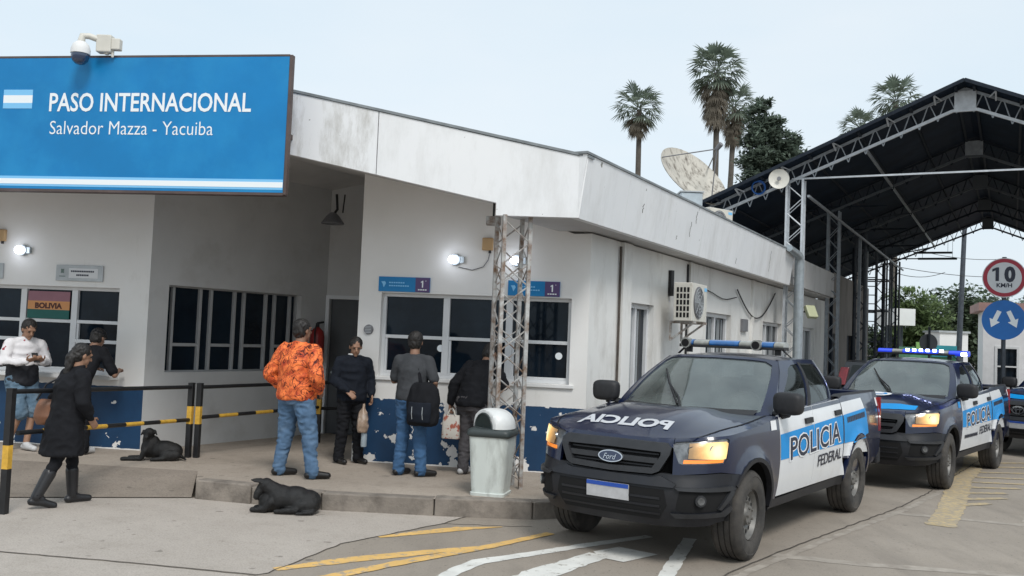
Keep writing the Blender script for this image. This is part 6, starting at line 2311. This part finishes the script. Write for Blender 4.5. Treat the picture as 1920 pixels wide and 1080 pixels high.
    for k in (1, -1):
        if sleeve >= 1:
            w = wr[k] + (el[k] - wr[k]) * .06
            chain(b, [shp[k], el[k], el[k] + (w - el[k]) * .6, w], [.074 * B, .064 * B, .057 * B, .044])
            chain(b, [neck + up * -.03, shp[k] + V((0, -.02 * k, .012))], [.062, .060])
        else:
            e = shp[k] + (el[k] - shp[k]) * .82
            chain(b, [shp[k], e], [.074 * B, .066])
            chain(b, [neck + up * -.035, shp[k] + V((0, -.02 * k, .012))], [.060, .058])
    soft(b, .013, 'jacket' if sleeve >= 1 else 'shirt', top, T, amp=.010 if sleeve >= 1 else .005, freq=8, stretch=(1, 1, 1.3), amp2=.003)
    if collar:
        b = MB()
        b.tube([neck + V((.066 * cos(a), .074 * sin(a), .03)) for a in [2 * pi * i / 20 for i in range(21)]], .013, 8)
        soft(b, .008, 'collar', collar, T)
    # ---- shoes
    for k in (1, -1):
        b = MB()
        a = an[k]
        ty = d['toe'][k]
        f = V((cos(ty), sin(ty), 0))
        sd = V((-f.y, f.x, 0))
        lift = d['heel'][k]
        g0 = a.z - .065
        heel = a + f * -.045 + V((0, 0, -.045 ))
        toe = a + f * .175 + V((0, 0, -.052 - lift))
        chain(b, [heel, a + f * .06 + V((0, 0, -.040 - lift * .4)), toe], [.040, .043, .036])
        cone(b, a + V((0, 0, -.01)), a + f * .05 + V((0, 0, -.03)), .045, .042)
        if boots: chain(b, [a, a + (kn[k] - a) * .62], [.055, .068])
        for v in b.v:
            zf = a.z - .082
            if not lift and v.z < zf: v.z = zf
        soft(b, .009, 'boot' if boots else 'shoe', shoe, T, smooth=2)
    return T

def cloth(name, c, var2=None, rough=.85, var=.18, vs=7, bump=.25, bs=120):
    return mat(name, c, rough, var=var, vs=vs, var2=var2, bump=bump, bs=bs, spec=.2)
M['eye'] = mat('eye', (.02, .015, .012), .2)
SK1 = mat('skin_tan', (.30, .165, .105), .55, var=.08, vs=12)
SK2 = mat('skin_brown', (.23, .125, .08), .55, var=.08, vs=12)
M['hairblack'] = mat('black_hair', (.012, .010, .009), .6, var=.3, vs=30)
M['hairgrey'] = mat('grey_hair', (.09, .085, .08), .7, var=.3, vs=30)
M['blackcloth'] = cloth('black_cloth', (.010, .0105, .013))
M['navycloth'] = cloth('navy_black_cloth', (.010, .013, .020))
M['greycloth'] = cloth('grey_cloth', (.050, .053, .058))
M['greytrouser'] = cloth('grey_trouser', (.085, .08, .085))
M['blackshoe'] = mat('black_shoe', (.010, .009, .009), .4)
M['whiteshoe'] = mat('white_shoe', (.5, .5, .5), .5)
M['bootleather'] = mat('dark_boot_leather', (.016, .016, .018), .4)
M['denim'] = cloth('blue_denim', (.085, .150, .245), ((.18, .26, .36), 4, .48, .8), bs=160)
M['denim2'] = cloth('deep_blue_denim', (.050, .115, .225), ((.11, .19, .31), 4, .5, .85), bs=160)
M['denimshort'] = cloth('pale_denim', (.10, .16, .22), ((.22, .28, .33), 5, .5, .8), bs=160)

def camo():
    m = D.materials.new('orange_camouflage_cloth')
    m.use_nodes = True
    N, L = nt(m)
    p = N["Principled BSDF"]
    p.inputs["Roughness"].default_value = .75
    tc = N.new("ShaderNodeTexCoord")
    n1 = N.new("ShaderNodeTexNoise"); n1.inputs["Scale"].default_value = 6; n1.inputs["Detail"].default_value = 3
    L.new(tc.outputs["Object"], n1.inputs["Vector"])
    add = N.new("ShaderNodeMix"); add.data_type = 'RGBA'; add.blend_type = 'ADD'; add.inputs[0].default_value = .22
    L.new(tc.outputs["Object"], add.inputs[6]); L.new(n1.outputs["Color"], add.inputs[7])
    def ridge(scale, seed, w0, w1):
        n = N.new("ShaderNodeTexNoise"); n.inputs["Scale"].default_value = scale; n.inputs["Detail"].default_value = 1.5; n.inputs["Distortion"].default_value = 1.2
        mp = N.new("ShaderNodeMapping"); mp.inputs["Location"].default_value = (seed, seed * 2, 0)
        L.new(tc.outputs["Object"], mp.inputs[0]); L.new(mp.outputs[0], n.inputs["Vector"])
        return ramp(N, L, mathn(N, L, 'ABSOLUTE', mathn(N, L, 'SUBTRACT', n.outputs["Fac"], .5)), w0, w1, (.10, .022, .010, 1), (1, 1, 1, 1))
    lines = mixc(N, L, 1.0, ridge(6.5, 0, .006, .022), ridge(12, 3.3, .004, .02), 'MULTIPLY')
    n2 = noise_node(N, L, 11, 6, .65)
    r2 = ramp(N, L, n2, .36, .60, (.42, .042, .012, 1), (.96, .225, .055, 1))
    el = N.new("ShaderNodeMix"); el.data_type = 'RGBA'; el.blend_type = 'MULTIPLY'; el.inputs[0].default_value = 1
    L.new(r2, el.inputs[6]); L.new(lines, el.inputs[7])
    L.new(el.outputs[2], p.inputs["Base Color"])
    return m
M['camo'] = camo()

# man in orange, back to us, hands in jacket pockets, feet apart
person('man in orange camouflage jacket and blue jeans, seen from behind', (-2.37, 10.60, .17), radians(62),
    dict(pel=(-.02, 0, .93), chest=(-.02, 0, 1.27), neck=(.0, 0, 1.46), head=(.03, 0, 1.61), sh=.20,
         el={1: (-.10, .33, 1.12), -1: (-.10, -.33, 1.12)}, wr={1: (.06, .26, .95), -1: (.06, -.26, .95)}, hd={1: (.7, -.3, -.5), -1: (.7, .3, -.5)},
         kn={1: (.02, .15, .50), -1: (.02, -.17, .50)}, an={1: (-.03, .19, .09), -1: (.0, -.25, .09)}, toe={1: -.6, -1: -.75}, hyaw=-.2),
    SK2, M['camo'], M['denim'], M['blackshoe'], M['hairblack'], 1.76, bulk=1.18, hem=.85)
# man in black jacket facing the camera side
person('shorter man in black jacket with white collar, head bowed, beside the wall corner', (-1.97, 11.86, .17), radians(-62),
    dict(neck=(.02, 0, 1.44), head=(.07, 0, 1.575), hpitch=.35, hyaw=-.2,
         el={1: (-.02, .27, 1.12), -1: (.0, -.26, 1.12)}, wr={1: (.12, .24, .92), -1: (.21, -.13, .98)}, hd={1: (.1, 0, -1), -1: (.5, .5, -.5)}, pn={1: (0, -1, 0), -1: (-.3, .3, -.6)}, curl={1: 1.1, -1: .9},
         kn={1: (.03, .10, .50), -1: (.02, -.11, .50)}, an={1: (.02, .12, .09), -1: (-.02, -.14, .09)}, toe={1: .3, -1: .2}),
    SK1, M['navycloth'], M['blackcloth'], M['blackshoe'], M['hairblack'], 1.60, bulk=1.02, hem=.84, collar=M['white'])
# man in grey T-shirt with the backpack
person('man in grey T-shirt and blue jeans with a black backpack, facing the window', (-1.12, 11.02, .17), radians(74),
    dict(pel=(-.02, 0, .93), neck=(.02, 0, 1.45), head=(.06, .01, 1.60), hyaw=.15,
         el={1: (.06, .27, 1.12), -1: (-.05, -.30, 1.13)}, wr={1: (.30, .16, 1.14), -1: (.10, -.25, .99)}, hd={1: (.8, -.4, .1), -1: (.5, .2, -.8)}, curl={1: .6, -1: 1.2},
         kn={1: (.02, .10, .50), -1: (.02, -.11, .50)}, an={1: (-.02, .13, .09), -1: (-.01, -.15, .09)}, toe={1: -.35, -1: -.9}),
    SK2, M['greycloth'], M['denim2'], M['blackshoe'], M['hairblack'], 1.68, bulk=1.0, sleeve=.5, hem=.90)
# person leaning to the window behind the lattice column
person('person in black jacket and grey trousers bending to the window behind the lattice column', (-.40, 11.30, .17), radians(62),
    dict(pel=(-.06, 0, .93), chest=(.10, 0, 1.24), neck=(.22, -.02, 1.39), head=(.32, -.03, 1.50), hpitch=.45, hyaw=-.3,
         el={1: (.0, .30, 1.10), -1: (.24, -.28, 1.12)}, wr={1: (-.02, .33, .86), -1: (.44, -.16, 1.14)}, hd={1: (0, 0, -1), -1: (.9, .2, 0)}, curl={1: 1.2, -1: .5},
         kn={1: (.0, .10, .50), -1: (.03, -.10, .50)}, an={1: (-.04, .10, .09), -1: (.0, -.12, .09)}, toe={1: -.2, -1: -.3}),
    SK2, M['blackcloth'], M['greytrouser'], M['whiteshoe'], M['hairblack'], 1.66, bulk=1.08, hem=.85)
# woman walking in a long coat
person('woman in long black coat and boots walking past the barrier', (-4.36, 9.36, .0), radians(46),
    dict(pel=(-.03, 0, .94), chest=(.02, 0, 1.27), neck=(.06, 0, 1.45), head=(.10, 0, 1.59), hpitch=.3,
         el={1: (-.05, .27, 1.12), -1: (.03, -.27, 1.12)}, wr={1: (.03, .24, .90), -1: (.15, -.20, .93)}, hd={1: (.2, -.2, -.9), -1: (.5, .2, -.7)},
         kn={1: (.09, .08, .51), -1: (-.12, -.08, .50)}, an={1: (.12, .08, .09), -1: (-.31, -.09, .128)}, toe={1: 0, -1: -.1}, heel={1: 0, -1: .05}),
    SK1, M['blackcloth'], M['blackcloth'], M['bootleather'], M['hairblack'], 1.60, bulk=1.14, coat=.53, boots=True, hairlen=.16)
# person with phone at the counter
def hoodie():
    m = D.materials.new('white_black_hoodie_cloth')
    m.use_nodes = True
    N, L = nt(m)
    p = N["Principled BSDF"]
    p.inputs["Roughness"].default_value = .8
    z = obj_axis(N, L, 2)
    zz = mathn(N, L, 'ADD', z, mathn(N, L, 'MULTIPLY', noise_node(N, L, 9, 3), .14))
    c = ramp(N, L, mathn(N, L, 'MULTIPLY', zz, .5), .578, .584, (.012, .013, .018, 1), (.72, .70, .71, 1))
    sp = ramp(N, L, noise_node(N, L, 13, 2, .4), .68, .70)
    c = mixc(N, L, mathn(N, L, 'MULTIPLY', sp, mathn(N, L, 'GREATER_THAN', z, 1.15)), c, (.30, .02, .04))
    L.new(c, p.inputs["Base Color"])
    return m
person('person in white and black hoodie and denim shorts looking at a phone by the counter', (-6.17, 11.92, .17), radians(-40),
    dict(pel=(-.02, 0, .91), chest=(-.02, 0, 1.25), neck=(.03, 0, 1.43), head=(.10, 0, 1.555), hpitch=.5,
         el={1: (.02, .29, 1.13), -1: (.04, -.28, 1.13)}, wr={1: (.28, .10, 1.15), -1: (.28, -.08, 1.15)}, hd={1: (.7, -.5, .3), -1: (.7, .5, .3)}, pn={1: (-.4, -.2, .8), -1: (-.4, .2, .8)}, curl={1: 1.0, -1: 1.0},
         kn={1: (.12, .10, .50), -1: (.16, -.07, .49)}, an={1: (.16, .03, .09), -1: (.05, -.16, .09)}, toe={1: .2, -1: -.3}),
    SK1, hoodie(), M['denimshort'], M['whiteshoe'], M['hairblack'], 1.68, hem=.84, shorts=True)
person('person in black T-shirt and cap leaning on the left-hand service counter', (-5.34, 11.72, .17), radians(72),
    dict(pel=(-.08, 0, .92), chest=(.10, 0, 1.22), neck=(.20, 0, 1.38), head=(.27, 0, 1.49), hpitch=.3,
         el={1: (.16, .30, 1.02), -1: (.22, -.34, 1.02)}, wr={1: (.40, .18, 1.08), -1: (.44, -.22, 1.08)}, hd={1: (.8, -.4, 0), -1: (.8, .5, 0)}, pn={1: (0, 0, -1), -1: (0, 0, -1)},
         kn={1: (.0, .10, .50), -1: (.0, -.10, .50)}, an={1: (-.06, .11, .09), -1: (-.02, -.12, .09)}),
    SK2, M['blackcloth'], M['blackcloth'], M['whiteshoe'], M['hairblack'], 1.66, sleeve=.5, hem=.86, cap=M['blackcloth'])

# ---- things they carry
def carried(name, label, cat, loc, rz=0): return thing(name, label, cat, loc, rz)
t = carried('backpack', 'black backpack slung on the man in the grey T-shirt', 'backpack', (-.97, 10.83, 1.02), radians(-18))
b = MB(); rings(b, [((0, 0, -.24), .09, .17), ((0, 0, -.20), .125, .195), ((0, 0, .05), .13, .20), ((0, 0, .18), .11, .175), ((0, 0, .25), .07, .11)], pi / 2)
soft(b, .014, 'body', M['blackcloth'], t, amp=.008, freq=9)
b = MB(); rings(b, [((0, -.10, -.20), .05, .14), ((0, -.115, -.1), .055, .15), ((0, -.10, .03), .04, .14)], pi / 2)
soft(b, .012, 'pocket', M['navycloth'], t, amp=.004, freq=9)
for x in (-.07, .06):
    b = MB(); b.tube([(x, -.16, -.02), (x + .004, -.175, -.10), (x + .01, -.17, -.16)], .004, 5); b.build('zip_pull', M['plaque'], t, world=False)
b = MB(); b.tube([(-.05, .02, .24), (-.10, .04, .40), (-.08, .10, .47), (-.02, .16, .42)], .022, 6); b.build('strap', M['blackcloth'], t, world=False, smooth=50)
t = carried('handbag', 'brown handbag at the side of the walking woman', 'handbag', (-4.60, 9.40, .92), radians(20))
b = MB(); rings(b, [((0, 0, -.14), .05, .09), ((0, 0, -.06), .075, .12), ((0, 0, .06), .06, .10), ((0, 0, .11), .03, .07)], pi / 2)
soft(b, .012, 'body', mat('brown_leather', (.19, .085, .045), .5, var=.2, vs=8), t, amp=.006, freq=10)
b = MB(); b.tube([(-.10, 0, .10), (-.02, .0, .26), (.10, 0, .33), (.13, 0, .28), (.09, 0, .10)], .011, 6); b.build('strap', M['trim'], t, world=False, smooth=50)
t = carried('shopping_bag', 'pale plastic shopping bag held by the man in the black jacket', 'shopping bag', (-1.79, 11.70, .76), 0)
b = MB(); rings(b, [((0, 0, -.18), .05, .06), ((0, 0, -.10), .07, .075), ((0, 0, .05), .05, .055), ((0, 0, .13), .015, .02), ((0, 0, .17), .012, .012)])
soft(b, .010, 'bag', mat('tan_plastic_film', (.36, .26, .19), .35, var=.3, vs=10, var2=((.55, .5, .45), 9, .5, .7)), t, amp=.010, freq=14)
t = carried('water_bottle', 'clear plastic bottle hanging below the pale shopping bag', 'bottle', (-1.77, 11.72, .40), 0)
b = MB(); b.lathe([(0, 0), (.035, 0), (.038, .02), (.038, .15), (.03, .19), (.014, .22), (.014, .25), (0, .25)], 16); b.build('body', mat('clear_plastic', (.30, .36, .40), .12, coat=1), t, world=False, smooth=40)
b = MB(); b.cyl((0, 0, .245), (0, 0, .265), .017, n=12); b.build('cap', M['signblue'], t, world=False)
t = carried('carrier_bag', 'white carrier bag with red print hanging from the hand of the person at the window', 'carrier bag', (-.66, 11.22, .73), radians(-10))
b = MB(); P = []
for z, w, dd in ((-.13, .105, .045), (-.12, .11, .05), (.05, .105, .045), (.15, .10, .012)):
    for k in range(20):
        a = 2 * pi * k / 20
        se = lambda v, p: (abs(v) ** p) * (1 if v >= 0 else -1)
        P.append(V((w * se(cos(a), .35), dd * se(sin(a), .5), z)))
b.add(P, [(i * 20 + k, i * 20 + (k + 1) % 20, (i + 1) * 20 + (k + 1) % 20, (i + 1) * 20 + k) for i in range(3) for k in range(20)] + [tuple(range(19, -1, -1)), tuple(range(60, 80))])
b.build('bag', mat('printed_paper', (.55, .52, .47), .6, var=.05, var2=((.34, .09, .055), 13, .52, .58)), t, world=False, smooth=40)
for y in (-.02, .02):
    b = MB(); b.tube([(-.05, y, .14), (-.02, 0, .22), (.02, 0, .22), (.05, y, .14)], .006, 6); b.build('handle', M['cream'], t, world=False, smooth=40)
t = carried('mobile_phone', 'dark mobile phone in the hands of the person in the white hoodie', 'phone', (-5.93, 11.74, 1.34), radians(-40))
b = MB(); b.box((0, 0, 0), (.012, .075, .15), Matrix.Rotation(-.7, 3, 'Y')); b.build('case', M['rubber'], t, world=False, bevel=.004)
b = MB(); b.box(Matrix.Rotation(-.7, 3, 'Y') @ V((-.007, 0, 0)), (.002, .066, .138), Matrix.Rotation(-.7, 3, 'Y')); b.build('screen', M['glass'], t, world=False)

# ---- dogs
M['fur'] = mat('black_fur', (.0035, .0033, .0034), .5, var=.4, vs=18, bump=.8, bs=130, spec=.5, stretch=(1, 1, 1))
def dog(label, loc, rz, prims, ears, s=1.0):
    t = thing('dog', label, 'dog', loc, rz, 'black dogs lying down')
    t.scale = (s, s, s)
    MATW[t.name] = MATW[t.name] @ Matrix.Scale(s, 4)
    b = MB()
    for p in prims:
        if p[0] == 'c': cone(b, *p[1:])
        elif p[0] == 'e': b.sphere(p[1], p[2], 18, 12, Matrix.Rotation(p[3] if len(p) > 3 else 0, 3, 'Y') @ Matrix.Rotation(p[4] if len(p) > 4 else 0, 3, 'Z'))
    for c, d1, d2 in ears:      # flat tapering ear
        c, d1, d2 = V(c), V(d1), V(d2)
        n = d1.cross(d2).normalized() * .009
        P = [c - d2 * .5, c + d2 * .5, c + d1 * .6 + d2 * .38, c + d1, c + d1 * .6 - d2 * .38]
        b.add([p + n for p in P] + [p - n for p in P], [(0, 1, 2, 3, 4), (9, 8, 7, 6, 5)] + [(i, 5 + i, 5 + (i + 1) % 5, (i + 1) % 5) for i in range(5)])
    o = soft(b, .009, 'body', M['fur'], t, amp=.002, freq=14, smooth=7, amp2=.002)
    return t, o
# curled up on the road by the kerb: head bowed over the front paws (local +x is its front)
t, o = dog('black dog lying curled on the road against the kerb, head bowed over its paws', (-2.14, 9.44, .004), radians(182), [
    ('e', (.10, 0, .15), (.17, .13, .15)), ('e', (-.06, 0, .145), (.20, .145, .145)), ('e', (-.20, 0, .125), (.155, .15, .128)),
    ('e', (-.18, .10, .09), (.15, .07, .09), .15), ('e', (-.18, -.10, .09), (.15, .07, .09), .15), ('e', (.22, 0, .11), (.12, .115, .115)),
    ('c', (-.10, .14, .05), (.04, .14, .035), .04, .032), ('c', (.04, .14, .03), (.12, .135, .028), .030, .026),
    ('c', (.13, 0, .20), (.24, .01, .275), .105, .082), ('e', (.265, .02, .295), (.082, .074, .074), .5),
    ('c', (.30, .02, .275), (.345, .045, .200), .054, .042), ('c', (.345, .045, .200), (.355, .05, .165), .042, .036),
    ('c', (.18, .085, .12), (.25, .09, .045), .055, .038), ('c', (.25, .09, .04), (.36, .075, .032), .036, .030), ('c', (.36, .075, .03), (.39, .075, .028), .032, .029),
    ('c', (.18, -.085, .12), (.25, -.09, .045), .055, .038), ('c', (.25, -.09, .04), (.35, -.06, .032), .036, .030), ('c', (.35, -.06, .03), (.38, -.06, .028), .032, .029),
    ('c', (-.32, .02, .07), (-.28, .15, .035), .03, .024), ('c', (-.28, .15, .03), (-.12, .20, .022), .024, .015)],
    [((.30, .065, .345), (.12, .03, .012), (.0, -.055, .045)), ((.255, -.035, .345), (.02, -.075, -.05), (.05, .02, .04))], .90)
t, o = dog('black dog lying with raised head on the sidewalk by the paired posts', (-4.24, 11.45, .17), radians(196), [
    ('e', (.08, 0, .19), (.125, .11, .16), -.35), ('e', (-.08, 0, .145), (.20, .125, .13), .12), ('e', (-.22, 0, .12), (.13, .13, .12)),
    ('e', (-.19, .11, .08), (.14, .055, .08), .1), ('e', (-.19, -.11, .08), (.14, .055, .08), .1), ('c', (-.10, .13, .04), (.05, .14, .028), .034, .026),
    ('c', (.11, 0, .27), (.11, .03, .36), .085, .07), ('e', (.11, .035, .385), (.075, .082, .070)),
    ('c', (.125, .09, .37), (.13, .165, .335), .046, .034),
    ('c', (.15, .08, .14), (.19, .08, .035), .048, .032), ('c', (.19, .08, .032), (.40, .06, .028), .032, .027), ('c', (.40, .06, .028), (.44, .06, .027), .031, .027),
    ('c', (.15, -.08, .14), (.19, -.08, .035), .048, .032), ('c', (.19, -.08, .032), (.36, -.09, .028), .032, .027), ('c', (-.32, 0, .06), (-.40, .14, .025), .026, .014)],
    [((.18, .03, .425), (.035, .02, -.085), (.01, .06, .02)), ((.035, .03, .425), (-.035, .02, -.085), (.01, .06, .02))], .87)
